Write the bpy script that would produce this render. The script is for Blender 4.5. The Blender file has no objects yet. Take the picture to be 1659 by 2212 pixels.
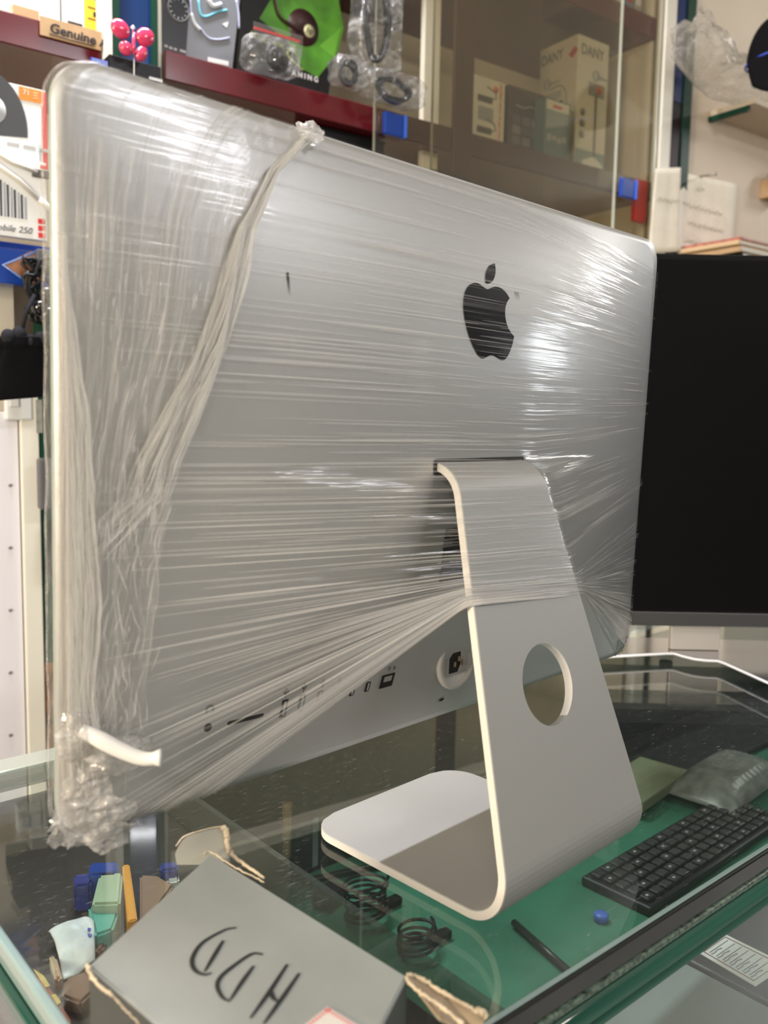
import bpy, bmesh, math, random
import numpy as np
from mathutils import Vector, Matrix, noise
random.seed(7)
S = bpy.context.scene; COL = S.collection
# ------------------------------------------------------------------ camera
CAMP = np.array([-0.53929413, -0.31595245, 0.34303595])
CR = np.array([0.70742785, -0.70654815, 0.01831814])
CU = np.array([0.06169965, 0.08755357, 0.99424722])
CF = np.array([0.70408735, 0.70222795, -0.10553161])
FPX = 1889.2
cd = bpy.data.cameras.new('camera'); cam = bpy.data.objects.new('camera', cd); COL.objects.link(cam)
m = Matrix.Identity(4)
for i in range(3):
    m[i][0] = CR[i]; m[i][1] = CU[i]; m[i][2] = -CF[i]; m[i][3] = CAMP[i]
cam.matrix_world = m
cd.sensor_fit = 'VERTICAL'; cd.sensor_height = 36; cd.lens = FPX/2212*36; cd.clip_start = .01
cd.dof.use_dof = True; cd.dof.focus_distance = .78; cd.dof.aperture_fstop = 7
S.camera = cam
# ------------------------------------------------------------------ world, exposure
S.view_settings.view_transform = 'Standard'; S.view_settings.look = 'None'
S.view_settings.exposure = 0.12; S.view_settings.gamma = 1; S.view_settings.use_curve_mapping = False
w = bpy.data.worlds.new('world'); S.world = w; w.use_nodes = True
w.node_tree.nodes['Background'].inputs[0].default_value = (.8, .82, .85, 1)
w.node_tree.nodes['Background'].inputs[1].default_value = .25
# ------------------------------------------------------------------ lights (ceiling tubes, bulb, daylight through the shop front)
def area(name, loc, size, power, col, target, sy=None):
    l = bpy.data.lights.new(name, 'AREA'); l.energy = power; l.color = col; l.size = size
    if sy: l.shape = 'RECTANGLE'; l.size_y = sy
    o = bpy.data.objects.new(name, l); COL.objects.link(o); o.location = loc
    o.rotation_euler = (Vector(target)-Vector(loc)).to_track_quat('-Z', 'Y').to_euler()
    return o
area('tube_light_over_counter', (.05, .98, 1.86), 1.2, 40, (.95, .95, 1), (.05, .95, 0), .06)
area('tube_light_aisle', (.62, -1.83, 1.86), .8, 20, (.97, .95, 1), (.5, -1.3, 0), .06)
area('tube_light_right', (3.6, -.6, 1.86), 1.0, 22, (1, .96, .92), (2.6, -.6, 0), .06)
area('tube_light_left', (-2.2, -1.4, 1.86), 1.0, 24, (1, .95, .88), (-1.6, -.8, 0), .06)
area('warm_lamp_light', (-2.5, .1, .75), .5, 60, (1, .84, .64), (-.2, .15, .15), .8)
area('shop_front_daylight', (4.5, -2.3, 1.25), .5, 9, (.92, .96, 1), (0, 0, .3), .4)

# ------------------------------------------------------------------ frames and pixel helpers
def frame(deg):
    a = math.radians(deg)
    return np.array([math.cos(a), math.sin(a), 0]), np.array([-math.sin(a), math.cos(a), 0])
KX, KY = frame(-4.4); KROT = math.radians(-4.4)     # counter
BX, BY = frame(-9.0); BROT = math.radians(-9.0)     # wall cabinets
def ray(x, y): return CF + CR*(x-829.5)/FPX - CU*(y-1106)/FPX
def onZ(x, y, z): d = ray(x, y); return CAMP + d*(z-CAMP[2])/d[2]
def K(x, y, z): return KX*x + KY*y + np.array([0, 0, z])
def Bw(x, y, z): return BX*x + BY*y + np.array([0, 0, z])
def BP(x, y, Y):                                    # point of the cabinet plane Y, in cabinet coordinates
    d = ray(x, y); P = CAMP + d*(Y-CAMP@BY)/(d@BY)
    return np.array([P@BX, P@BY, P[2]])
YC = 1.15                                           # cabinet front plane
# display surface
W, H, TILT, ZB, YB, BUL = .65, .4403, .0298, .0917, .1611, .0397
st, ct = math.sin(TILT), math.cos(TILT)
def bulge(x, v):
    a = min(1, abs(2*x/W)); b = min(1, abs(2*v/H-1))
    return BUL*(1-a**2.3)*(1-b**2.5)
def D(x, v, b): return np.array([x, YB-st*v-ct*b, ZB+ct*v-st*b])
def Dinv(P):
    dy = P[1]-YB; dz = P[2]-ZB
    return P[0], -st*dy+ct*dz, -(ct*dy+st*dz)
NRM = np.array([0, -ct, -st])
def dispat(px, py, hf=None):
    hf = hf or bulge
    d = ray(px, py); b = 0.02
    for _ in range(12):
        O = D(0, 0, b); t = ((O-CAMP)@NRM)/(d@NRM); x, v, _b = Dinv(CAMP+d*t); b = hf(x, v)
    return x, v
# ------------------------------------------------------------------ materials
MATS = {}
def nt(mat): mat.use_nodes = True; return mat.node_tree.nodes, mat.node_tree.links
def M(name, col, rough=.5, metal=0, var=0, vscale=20, bump=0, bscale=200, spec=.5, emit=0, coat=0, sub=0):
    if name in MATS: return MATS[name]
    mt = bpy.data.materials.new(name); N, L = nt(mt); b = N['Principled BSDF']
    b.inputs['Base Color'].default_value = (*col, 1); b.inputs['Roughness'].default_value = rough
    b.inputs['Metallic'].default_value = metal; b.inputs['Specular IOR Level'].default_value = spec
    b.inputs['Coat Weight'].default_value = coat
    tc = N.new('ShaderNodeTexCoord')
    if var:
        n = N.new('ShaderNodeTexNoise'); n.inputs['Scale'].default_value = vscale; n.inputs['Detail'].default_value = 5
        L.new(tc.outputs['Object'], n.inputs['Vector'])
        r = N.new('ShaderNodeValToRGB')
        r.color_ramp.elements[0].position = .3; r.color_ramp.elements[1].position = .7
        r.color_ramp.elements[0].color = (*[c*(1-var) for c in col], 1)
        r.color_ramp.elements[1].color = (*[min(1, c*(1+var)) for c in col], 1)
        L.new(n.outputs['Fac'], r.inputs[0]); L.new(r.outputs[0], b.inputs['Base Color'])
    if bump:
        n = N.new('ShaderNodeTexNoise'); n.inputs['Scale'].default_value = bscale; n.inputs['Detail'].default_value = 4
        L.new(tc.outputs['Object'], n.inputs['Vector'])
        bp = N.new('ShaderNodeBump'); bp.inputs['Strength'].default_value = bump; bp.inputs['Distance'].default_value = .002
        L.new(n.outputs['Fac'], bp.inputs['Height']); L.new(bp.outputs[0], b.inputs['Normal'])
    if emit:
        b.inputs['Emission Color'].default_value = (*col, 1); b.inputs['Emission Strength'].default_value = emit
    MATS[name] = mt; return mt
def fresnel(N, L, ior):
    geo = N.new('ShaderNodeNewGeometry'); r = N.new('ShaderNodeMapRange'); r.inputs['To Min'].default_value = ior; r.inputs['To Max'].default_value = 1/ior
    L.new(geo.outputs['Backfacing'], r.inputs['Value']); fr = N.new('ShaderNodeFresnel'); L.new(r.outputs[0], fr.inputs[0]); return fr
def glassM(name, tint, rough=.0, ior=1.5, scratch=0, milk=0, gcol=(1, 1, 1)):
    """thin sheet: transparent with a Fresnel gloss, optional fine scratches and dust"""
    mt = bpy.data.materials.new(name); N, L = nt(mt); N.remove(N['Principled BSDF']); out = N['Material Output']
    t = N.new('ShaderNodeBsdfTransparent'); t.inputs[0].default_value = (*tint, 1)
    g = N.new('ShaderNodeBsdfGlossy'); g.inputs['Roughness'].default_value = rough; g.inputs['Color'].default_value = (*gcol, 1)
    fr = fresnel(N, L, ior)
    mx = N.new('ShaderNodeMixShader'); L.new(fr.outputs[0], mx.inputs[0]); L.new(t.outputs[0], mx.inputs[1]); L.new(g.outputs[0], mx.inputs[2])
    last = mx
    if scratch or milk:
        tc = N.new('ShaderNodeTexCoord'); df = N.new('ShaderNodeBsdfDiffuse'); df.inputs[0].default_value = (.8, .82, .8, 1)
        fac = None
        for k, (sx, ang, sc) in enumerate([(1, .3, 60), (1, 1.7, 48), (1, 2.6, 75), (1, .95, 90)]):
            mp = N.new('ShaderNodeMapping'); mp.inputs['Rotation'].default_value = (0, 0, ang); mp.inputs['Scale'].default_value = (sc*1.0, sc*14, 1)
            L.new(tc.outputs['Object'], mp.inputs[0])
            n = N.new('ShaderNodeTexNoise'); n.inputs['Scale'].default_value = 1; n.inputs['Detail'].default_value = 1; n.inputs['Distortion'].default_value = .6
            L.new(mp.outputs[0], n.inputs['Vector'])
            r = N.new('ShaderNodeMapRange'); r.inputs['From Min'].default_value = .74; r.inputs['From Max'].default_value = .82
            r.inputs['To Max'].default_value = scratch
            L.new(n.outputs['Fac'], r.inputs['Value'])
            if fac is None: fac = r.outputs[0]
            else:
                a = N.new('ShaderNodeMath'); a.operation = 'MAXIMUM'; L.new(fac, a.inputs[0]); L.new(r.outputs[0], a.inputs[1]); fac = a.outputs[0]
        a = N.new('ShaderNodeMath'); a.operation = 'ADD'; a.inputs[1].default_value = milk; a.use_clamp = True; L.new(fac, a.inputs[0])
        m2 = N.new('ShaderNodeMixShader'); L.new(a.outputs[0], m2.inputs[0]); L.new(mx.outputs[0], m2.inputs[1]); L.new(df.outputs[0], m2.inputs[2]); last = m2
    L.new(last.outputs[0], out.inputs['Surface']); MATS[name] = mt; return mt
def filmM(name, su, sv, milk0, milk1, lo, hi, bump, rough=.1, col=(.9, .88, .86), detail=3, distort=.3, tint=.97, sp=0):
    """stretch film: clear plastic with creases running along the first UV axis"""
    mt = bpy.data.materials.new(name); N, L = nt(mt); N.remove(N['Principled BSDF']); out = N['Material Output']
    uv = N.new('ShaderNodeUVMap')
    def ns(a, b, det, dis, w=0):
        mp = N.new('ShaderNodeMapping'); mp.inputs['Scale'].default_value = (a, b, 1); mp.inputs['Location'].default_value = (w, w*1.7, 0)
        L.new(uv.outputs[0], mp.inputs[0])
        n = N.new('ShaderNodeTexNoise'); n.inputs['Scale'].default_value = 1; n.inputs['Detail'].default_value = det; n.inputs['Distortion'].default_value = dis
        L.new(mp.outputs[0], n.inputs['Vector']); return n.outputs['Fac']
    n1 = ns(su, sv, detail, distort); n2 = ns(su*.6, sv*.33, 2, distort, 5.3); n3 = ns(3, 4, 2, .2, 9.1)
    ad = N.new('ShaderNodeMath'); ad.operation = 'ADD'; L.new(n1, ad.inputs[0]); L.new(n2, ad.inputs[1])
    mr = N.new('ShaderNodeMapRange'); mr.inputs['From Min'].default_value = lo; mr.inputs['From Max'].default_value = hi
    mr.inputs['To Min'].default_value = 0; mr.inputs['To Max'].default_value = milk1-milk0
    L.new(ad.outputs[0], mr.inputs['Value'])
    m3 = N.new('ShaderNodeMapRange'); m3.inputs['From Min'].default_value = .35; m3.inputs['From Max'].default_value = .65; L.new(n3, m3.inputs['Value'])
    mu = N.new('ShaderNodeMath'); mu.operation = 'MULTIPLY'; L.new(mr.outputs[0], mu.inputs[0]); L.new(m3.outputs[0], mu.inputs[1])
    pl = N.new('ShaderNodeMath'); pl.operation = 'ADD'; pl.inputs[1].default_value = milk0; pl.use_clamp = True; L.new(mu.outputs[0], pl.inputs[0])
    bp = N.new('ShaderNodeBump'); bp.inputs['Strength'].default_value = bump; bp.inputs['Distance'].default_value = .004
    hm_ = N.new('ShaderNodeMath'); hm_.operation = 'MULTIPLY'; L.new(ad.outputs[0], hm_.inputs[0]); L.new(m3.outputs[0], hm_.inputs[1]); L.new(hm_.outputs[0], bp.inputs['Height'])
    t = N.new('ShaderNodeBsdfTransparent'); t.inputs[0].default_value = (tint, tint, tint, 1)
    g = N.new('ShaderNodeBsdfGlossy'); g.inputs['Roughness'].default_value = rough; L.new(bp.outputs[0], g.inputs['Normal'])
    fr = fresnel(N, L, 1.45)
    fm = N.new('ShaderNodeMath'); fm.operation = 'MULTIPLY_ADD'; fm.inputs[1].default_value = 1.0; fm.inputs[2].default_value = .0+sp; fm.use_clamp = True; L.new(fr.outputs[0], fm.inputs[0])
    mx = N.new('ShaderNodeMixShader'); L.new(fm.outputs[0], mx.inputs[0]); L.new(t.outputs[0], mx.inputs[1]); L.new(g.outputs[0], mx.inputs[2])
    df = N.new('ShaderNodeBsdfDiffuse'); df.inputs[0].default_value = (*col, 1); L.new(bp.outputs[0], df.inputs['Normal'])
    tl = N.new('ShaderNodeBsdfTranslucent'); tl.inputs[0].default_value = (*col, 1)
    dm = N.new('ShaderNodeMixShader'); dm.inputs[0].default_value = .45; L.new(df.outputs[0], dm.inputs[1]); L.new(tl.outputs[0], dm.inputs[2])
    m2 = N.new('ShaderNodeMixShader'); L.new(pl.outputs[0], m2.inputs[0]); L.new(mx.outputs[0], m2.inputs[1]); L.new(dm.outputs[0], m2.inputs[2])
    L.new(m2.outputs[0], out.inputs['Surface']); MATS[name] = mt; return mt
# ------------------------------------------------------------------ object helpers
def tag(o, label=None, cat=None, group=None, kind=None):
    if label: o['label'] = label
    if cat: o['category'] = cat
    if group: o['group'] = group
    if kind: o['kind'] = kind
    return o
def thing(name, label, cat, loc=(0, 0, 0), rz=0, group=None):
    o = bpy.data.objects.new(name, None); COL.objects.link(o); o.empty_display_size = .02
    o.location = tuple(loc); o.rotation_euler = (0, 0, rz)
    return tag(o, label, cat, group)
def link(name, me, mat, parent=None, smooth=False):
    o = bpy.data.objects.new(name, me); COL.objects.link(o)
    if mat and not me.materials: me.materials.append(mat)
    if parent: o.parent = parent
    if smooth:
        for p in me.polygons: p.use_smooth = True
    return o
def mesh(name, V, Fc, mat, parent=None, smooth=False, uv=None):
    me = bpy.data.meshes.new(name); me.from_pydata([tuple(map(float, v)) for v in V], [], Fc); me.update()
    if uv is not None:
        l = me.uv_layers.new(name='UVMap')
        for lp in me.loops: l.data[lp.index].uv = uv[lp.vertex_index]
    return link(name, me, mat, parent, smooth)
def bmobj(name, bm, mat, parent=None, smooth=False):
    me = bpy.data.meshes.new(name); bm.to_mesh(me); bm.free()
    return link(name, me, mat, parent, smooth)
def add_box(bm, x0, x1, y0, y1, z0, z1, bev=0, seg=2):
    r = bmesh.ops.create_cube(bm, size=1)
    vs = r['verts']
    for v in vs:
        v.co = Vector(((x0+x1)/2+v.co.x*(x1-x0), (y0+y1)/2+v.co.y*(y1-y0), (z0+z1)/2+v.co.z*(z1-z0)))
    if bev:
        es = list({e for v in vs for e in v.link_edges})
        bmesh.ops.bevel(bm, geom=es, offset=bev, segments=seg, affect='EDGES', profile=.5)
def box(name, e, mat, parent=None, bev=0, seg=2):
    bm = bmesh.new(); add_box(bm, *e, bev=bev, seg=seg); return bmobj(name, bm, mat, parent)
def tube(name, pts, rad, mat, parent=None, n=8, closed=False, flat=1, up=None, taper=None):
    pts = [Vector(p) for p in pts]; V = []; Fc = []; N_ = len(pts)
    prev = None
    for i, p in enumerate(pts):
        a = pts[i-1] if (i > 0 or closed) else p; b = pts[(i+1) % N_] if (i < N_-1 or closed) else p
        t = (b-a).normalized()
        if up is not None: s = t.cross(Vector(up)).normalized(); q = s.cross(t).normalized()
        else:
            if prev is None:
                h = Vector((0, 0, 1)) if abs(t.z) < .9 else Vector((1, 0, 0)); s = t.cross(h).normalized()
            else: s = (prev - t*prev.dot(t)).normalized()
            q = s.cross(t).normalized(); prev = s
        rr = rad[i] if hasattr(rad, '__len__') else rad
        for k in range(n):
            c, d = math.cos(2*math.pi*k/n), math.sin(2*math.pi*k/n)
            V.append(p + s*(c*rr) + q*(d*rr*flat))
    for i in range(N_ if closed else N_-1):
        for k in range(n):
            j = (i+1) % N_
            Fc.append((i*n+k, i*n+(k+1) % n, j*n+(k+1) % n, j*n+k))
    if not closed: Fc += [tuple(range(n))[::-1], tuple((N_-1)*n+k for k in range(n))]
    return mesh(name, V, Fc, mat, parent, True)
def spline(pts, n=8):
    P = [np.array(p, float) for p in pts]; P = [2*P[0]-P[1]]+P+[2*P[-1]-P[-2]]; out = []
    for i in range(1, len(P)-2):
        for k in range(n):
            t = k/n
            out.append(.5*((2*P[i])+(-P[i-1]+P[i+1])*t+(2*P[i-1]-5*P[i]+4*P[i+1]-P[i+2])*t*t+(-P[i-1]+3*P[i]-3*P[i+1]+P[i+2])*t**3))
    out.append(P[-2]); return out
def prism(name, outline, off, mat, parent=None, bev=0):
    """outline: 3D loop; off: vector of extrusion"""
    n = len(outline); V = [np.array(p, float) for p in outline]+[np.array(p, float)+np.array(off, float) for p in outline]
    Fc = [tuple(range(n)), tuple(range(2*n-1, n-1, -1))]+[(i, i+n, (i+1) % n+n, (i+1) % n) for i in range(n)]
    o = mesh(name, V, Fc, mat, parent)
    bm = bmesh.new(); bm.from_mesh(o.data); bmesh.ops.recalc_face_normals(bm, faces=bm.faces)
    if bev: bmesh.ops.bevel(bm, geom=list(bm.edges), offset=bev, segments=2, affect='EDGES')
    bm.to_mesh(o.data); bm.free(); return o
def lathe(name, prof, mat, parent=None, n=24, axis='z', loc=(0, 0, 0), mtx=None):
    V = []; Fc = []
    for r, z in prof:
        for k in range(n):
            c, s = math.cos(2*math.pi*k/n)*r, math.sin(2*math.pi*k/n)*r
            p = Vector((c, s, z)) if axis == 'z' else Vector((c, z, s)) if axis == 'y' else Vector((z, c, s))
            if mtx: p = mtx @ p
            V.append(p+Vector(loc))
    m_ = len(prof)
    for i in range(m_-1):
        for k in range(n): Fc.append((i*n+k, i*n+(k+1) % n, (i+1)*n+(k+1) % n, (i+1)*n+k))
    Fc += [tuple(range(n))[::-1], tuple((m_-1)*n+k for k in range(n))]
    return mesh(name, V, Fc, mat, parent, True)
def rrect(x0, x1, y0, y1, r, n=5):
    out = []
    for cx, cy, a0 in ((x1-r, y1-r, 0), (x0+r, y1-r, 90), (x0+r, y0+r, 180), (x1-r, y0+r, 270)):
        for k in range(n+1):
            a = math.radians(a0+90*k/n); out.append((cx+r*math.cos(a), cy+r*math.sin(a)))
    return out
def text(name, body, mat, parent, mtx, size, ext=.0002, align='LEFT', shear=0, bold=0, sx=1):
    cu = bpy.data.curves.new(name, 'FONT'); cu.body = body; cu.size = size; cu.extrude = ext; cu.align_x = align; cu.shear = shear; cu.offset = bold; cu.resolution_u = 3
    o = bpy.data.objects.new(name, cu); COL.objects.link(o)
    dg = bpy.context.evaluated_depsgraph_get(); me = bpy.data.meshes.new_from_object(o.evaluated_get(dg)); bpy.data.objects.remove(o)
    me.transform(mtx @ Matrix.Diagonal((sx, 1, 1, 1))); me.name = name
    me.materials.clear(); return link(name, me, mat, parent)
FRONT = lambda x, y, z: Matrix.Translation((x, y, z)) @ Matrix.Rotation(math.pi/2, 4, 'X')   # faces -y

# materials -----------------------------------------------------------
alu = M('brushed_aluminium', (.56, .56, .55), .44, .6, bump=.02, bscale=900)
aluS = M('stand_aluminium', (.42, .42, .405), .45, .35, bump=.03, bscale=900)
aluE = M('stand_edge_lit', (.82, .78, .72), .4, .1)  # stand metal again, paler and creamier: warm side light put into the colour
black = M('black_plastic', (.010, .010, .011), .4, spec=.25)
blackg = M('black_gloss', (.006, .006, .007), .06, coat=.5)
dark = M('dark_opening', (.008, .007, .007), .7)
greyp = M('grey_plastic', (.42, .41, .39), .45)
lightp = M('light_grey_plastic', (.55, .54, .51), .5)
pin = M('brass_pin', (.55, .42, .28), .3, .9)
cream = M('cream_paint', (.68, .62, .52), .55, var=.06, vscale=3)
creamw = M('cream_white_paint', (.80, .77, .68), .45, var=.04, vscale=4)
wallm = M('wall_paint', (.76, .66, .54), .7, var=.05, vscale=2, bump=.15, bscale=60)
redm = M('dark_red_laminate', (.105, .008, .012), .18, coat=.3)
brownm = M('brown_laminate', (.095, .05, .038), .3)
greenm = M('dark_green_paint', (.006, .045, .026), .45, spec=.2)
bluem = M('blue_strip', (.010, .025, .12), .4, spec=.2)
bluep = M('blue_plastic', (.01, .055, .36), .2, coat=.3)
white = M('white_card', (.80, .80, .79), .4)
whitel = M('lilac_white_panel', (.80, .78, .84), .35)
cardb = M('brown_cardboard', (.50, .33, .18), .8, var=.1, vscale=30)
tornc = M('torn_cardboard', (.62, .52, .38), .95, var=.2, vscale=150, bump=.6, bscale=300)
yellow = M('yellow_card', (.85, .52, .03), .4)
ink = M('black_ink', (.015, .015, .018), .5)
redk = M('red_ink', (.65, .03, .03), .5)
orange = M('orange_print', (.75, .26, .04), .5)
gtop = glassM('counter_glass', (.89, .93, .91), .0, 1.5, scratch=.25, milk=.006)
gpane = glassM('cabinet_glass', (.95, .93, .87), .0, 1.5, milk=.008)
gedge = M('green_glass_edge', (.012, .075, .055), .08, coat=.5)
gedgeb = M('glass_edge_pale', (.26, .36, .35), .1, coat=.5)
clearbag = filmM('clear_bag', 5, 9, .05, .55, 1.0, 1.3, 1.0, .1, (.85, .85, .84), 4, 1.2, sp=.04)

# ================================================================== STRUCTURE
def struct(name, e, mat, rz=0, org=(0, 0, 0)):
    o = box(name, e, mat); o.location = org; o.rotation_euler = (0, 0, rz); tag(o, kind='structure'); return o
floorm = M('floor_tiles', (.36, .36, .34), .3, var=.15, vscale=3)
struct('floor', (-4, 5.5, -5, 4, -1.0, -.95), floorm)
struct('ceiling', (-4, 5.5, -5, 4, 1.95, 2.0), M('ceiling_paint', (.78, .77, .74), .8))
struct('wall_back', (-4, 5.5, YC+.40, YC+.48, -.95, 1.95), wallm, BROT)
struct('wall_left', (-3.6, -3.5, -5, 4, -.95, 1.95), cream)
struct('wall_right', (4.6, 4.7, -5, 4, -.95, 1.95), M('dark_right_wall', (.13, .135, .12), .6))
struct('wall_front', (-4, 5.5, -4.1, -4.0, -.95, 1.95), M('front_wall_paint', (.50, .52, .50), .7))
# daylit shop windows and pale cupboard doors in the front wall (they show as reflections)
sky = M('daylight_pane', (.85, .93, 1), .3, emit=5)
for i, (e, p) in enumerate([((3.75, 4.1, -4.0, -3.97, 1.2, 1.5), (3.79, 4.06, -3.97, -3.965, 1.24, 1.46)), ((4.57, 4.6, -2.6, -2.3, 1.15, 1.5), (4.565, 4.57, -2.56, -2.34, 1.19, 1.46)), ((4.57, 4.6, -2.05, -1.75, .85, 1.15), (4.565, 4.57, -2.01, -1.79, .89, 1.11))]):
    o = box('window_%d' % (i+1), e, creamw); tag(o, kind='structure'); box('pane', p, sky, o)
o = box('trim_2', (2.9, 4.55, -4.0, -3.98, .22, .5), creamw); tag(o, kind='structure')
# ================================================================== LAMPS
tubem = M('lit_tube', (.95, .97, 1), .3, emit=7)
for lab, (x, y), L_ in (('white ceiling tube lamp over the counter', (.05, .98), .62), ('white ceiling tube lamp in front of the counter', (.62, -1.83), .42), ('white ceiling tube lamp at the right end of the counter', (3.6, -.6), .52), ('white ceiling tube lamp at the left of the shop', (-2.2, -1.4), .52)):
    t = thing('tube_lamp', lab, 'lamp', (x, y, 1.9), 0, 'ceiling tube lamps')
    box('batten', (-L_-.04, L_+.04, -.025, .025, .0, .05), creamw, t, .004)
    lathe('tube', [(.0, -L_), (.013, -L_), (.013, L_), (0, L_)], tubem, t, 12, 'x', (0, 0, -.018))
# right hand wall section flush with the cabinet posts
xr = BP(1489, 100, YC)[0]
o = box('wall_right_panel', (xr, xr+2.2, YC-.01, YC+.40, -.95, 1.95), wallm); o.name = 'trim_1'; o.rotation_euler = (0, 0, BROT); tag(o, kind='structure')

# ================================================================== COMPUTER
pc = thing('desktop_computer', 'large silver all-in-one computer seen from behind, standing on the glass counter', 'computer', (0, 0, 0))
# enclosure: ring mesh, front rim + bulging back
def outline(sc=1, n=10, r=.024):
    return [(x*1.0, v) for x, v in rrect(-W/2, W/2, 0, H, r, n)]
OL = []
base = outline()
for i in range(len(base)):
    a = np.array(base[i]); b = np.array(base[(i+1) % len(base)]); d = np.linalg.norm(b-a); k = max(1, int(d/.014))
    for j in range(k): OL.append(a+(b-a)*j/k)
nO = len(OL); V = []; Fc = []; cen = np.array([0, H/2]); RG = 40
for k in range(RG, 0, -1):
    s = (k/RG)
    for q in OL:
        x, v = cen+(q-cen)*s; V.append(D(x, v, bulge(x, v)))
V.append(D(0, H/2, bulge(0, H/2)))
for k in range(RG-1):
    for i in range(nO): Fc.append((k*nO+i, k*nO+(i+1) % nO, (k+1)*nO+(i+1) % nO, (k+1)*nO+i))
for i in range(nO): Fc.append(((RG-1)*nO+i, (RG-1)*nO+(i+1) % nO, RG*nO))
nb = len(V)
for q in OL: V.append(D(q[0], q[1], -.0045))
for i in range(nO): Fc.append((i, nb+i, nb+(i+1) % nO, (i+1) % nO))
mesh('back_shell', V, Fc, alu, pc, True)
prism('front_glass', [D(q[0], q[1], -.0047) for q in OL], D(0, 0, -.0062)-D(0, 0, -.0047), M('display_glass', (.35, .5, .46), .08), pc)
def drape(name, poly, off, mat, parent, sub=0, fn=None):
    bm = bmesh.new(); vs = [bm.verts.new((x, v, 0)) for x, v in poly]
    es = [bm.edges.new((vs[i], vs[(i+1) % len(vs)])) for i in range(len(vs))]
    bmesh.ops.triangle_fill(bm, use_beauty=True, edges=es)
    for _ in range(sub):
        bmesh.ops.subdivide_edges(bm, edges=[e for e in bm.edges if e.calc_length() > .006], cuts=1)
        bmesh.ops.triangulate(bm, faces=bm.faces)
    for v in bm.verts:
        p = fn(v.co.x, v.co.y) if fn else D(v.co.x, v.co.y, bulge(v.co.x, v.co.y)+off)
        v.co = Vector(p)
    bmesh.ops.recalc_face_normals(bm, faces=bm.faces)
    if bm.faces and sum((f.normal.y for f in bm.faces)) > 0: bmesh.ops.reverse_faces(bm, faces=bm.faces)
    return bmobj(name, bm, mat, parent)
# fruit mark
def bez(path):
    cur = np.array(path[0], float); out = [cur.copy()]
    for seg in path[1:]:
        if len(seg) == 2: cur = cur+np.array(seg); out.append(cur.copy()); continue
        a, b, c = cur+np.array(seg[:2]), cur+np.array(seg[2:4]), cur+np.array(seg[4:6])
        for k in range(1, 9):
            t = k/8; out.append((1-t)**3*cur+3*(1-t)**2*t*a+3*(1-t)*t*t*b+t**3*c)
        cur = c
    return out
body = bez([(12.152, 6.896), (-.948, 0, -2.415, -1.078, -3.96, -1.04), (-2.04, .027, -3.91, 1.183, -4.961, 3.014), (-2.117, 3.675, -.546, 9.103, 1.519, 12.09), (1.013, 1.454, 2.208, 3.09, 3.792, 3.039), (1.52, -.065, 2.09, -.987, 3.935, -.987), (1.831, 0, 2.35, .987, 3.96, .948), (1.637, -.026, 2.676, -1.48, 3.676, -2.948), (1.156, -1.688, 1.636, -3.325, 1.662, -3.415), (-.039, -.013, -3.182, -1.221, -3.22, -4.857), (-.026, -3.04, 2.48, -4.494, 2.597, -4.559), (-1.429, -2.09, -3.623, -2.324, -4.39, -2.376), (-2, -.156, -3.675, 1.09, -4.61, 1.09)])[:-1]
leaf = bez([(15.53, 3.83), (.843, -1.012, 1.4, -2.427, 1.245, -3.83), (-1.207, .052, -2.662, .805, -3.532, 1.818), (-.78, .896, -1.454, 2.338, -1.273, 3.714), (1.338, .104, 2.715, -.688, 3.559, -1.701)])[:-1]
xt, vt = dispat(1070, 570); xb_, vb_ = dispat(1072, 777); sc = (vt-vb_)/24.0
xc = (dispat(998, 670)[0]+dispat(1114, 728)[0])/2
def lg(P): return [(xc+(p[0]-12.2)*sc, vb_+(24-p[1])*sc) for p in P]
logom = M('logo_black', (.002, .002, .0025), .4, spec=.1)
logo = drape('logo', lg(body), .0005, logom, pc, 3)
drape('logo_leaf', lg(leaf), .0005, logom, logo, 3)
# scuffs next to the mark
for q in [(1115, 632), (618, 590)]:
    x, v = dispat(*q)
    for k in range(3):
        dx = (k-1)*.0022 if q[0] > 1000 else k*.0006
        drape('scuff', [(x+dx, v), (x+dx+.0006, v+.001), (x+dx+.001, v-.006-(0 if q[0] > 1000 else .008))], .0004, M('scuff_mark', (.06, .06, .06), .8), pc)
# vents behind the stand
for k in range(9):
    py = 1141+k*13.3; x0, v0 = dispat(960-k*1.6, py+6)
    x1 = .035
    drape('vent_slot', rrect(x0, x1, v0-.0015, v0+.0015, .0014, 3), .0006, dark, pc, 2)
# ports
def port(name, px, py, w_, h_, r=.001, kind='rect'):
    x, v = dispat(px, py)
    f = drape(name, rrect(x-w_/2-.0008, x+w_/2+.0008, v-h_/2-.0008, v+h_/2+.0008, r+.0006, 3), .0003, lightp, pc, 1)
    drape('port_opening', rrect(x-w_/2, x+w_/2, v-h_/2, v+h_/2, r, 3), .0006, dark, f, 1)
    if kind == 'usb': drape('contact_tongue', rrect(x-w_*.12, x+w_*.22, v-h_*.38, v+h_*.38, .0003, 2), .0009, greyp, f)
    if kind == 'net':
        drape('contact_tongue', rrect(x-w_*.30, x+w_*.30, v-h_*.05, v+h_*.35, .0003, 2), .0009, greyp, f)
    return x, v
port('headphone_jack', 448, 1571, .0060, .0060, .0029)
x, v = dispat(530, 1553); port('card_slot', 530, 1553, .0285, .0032, .0015)
for q in [(612, 1530), (650, 1518), (688, 1510), (724, 1503)]: port('usb_port', q[0], q[1], .0055, .0140, .0004, 'usb')
for q in [(760, 1492), (793, 1483)]: port('display_port', q[0], q[1], .0050, .0085, .0012, 'usb')
port('network_port', 835, 1470, .0140, .0115, .0006, 'net')
port('lock_slot', 953, 1511, .0060, .0028, .0013)
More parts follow.
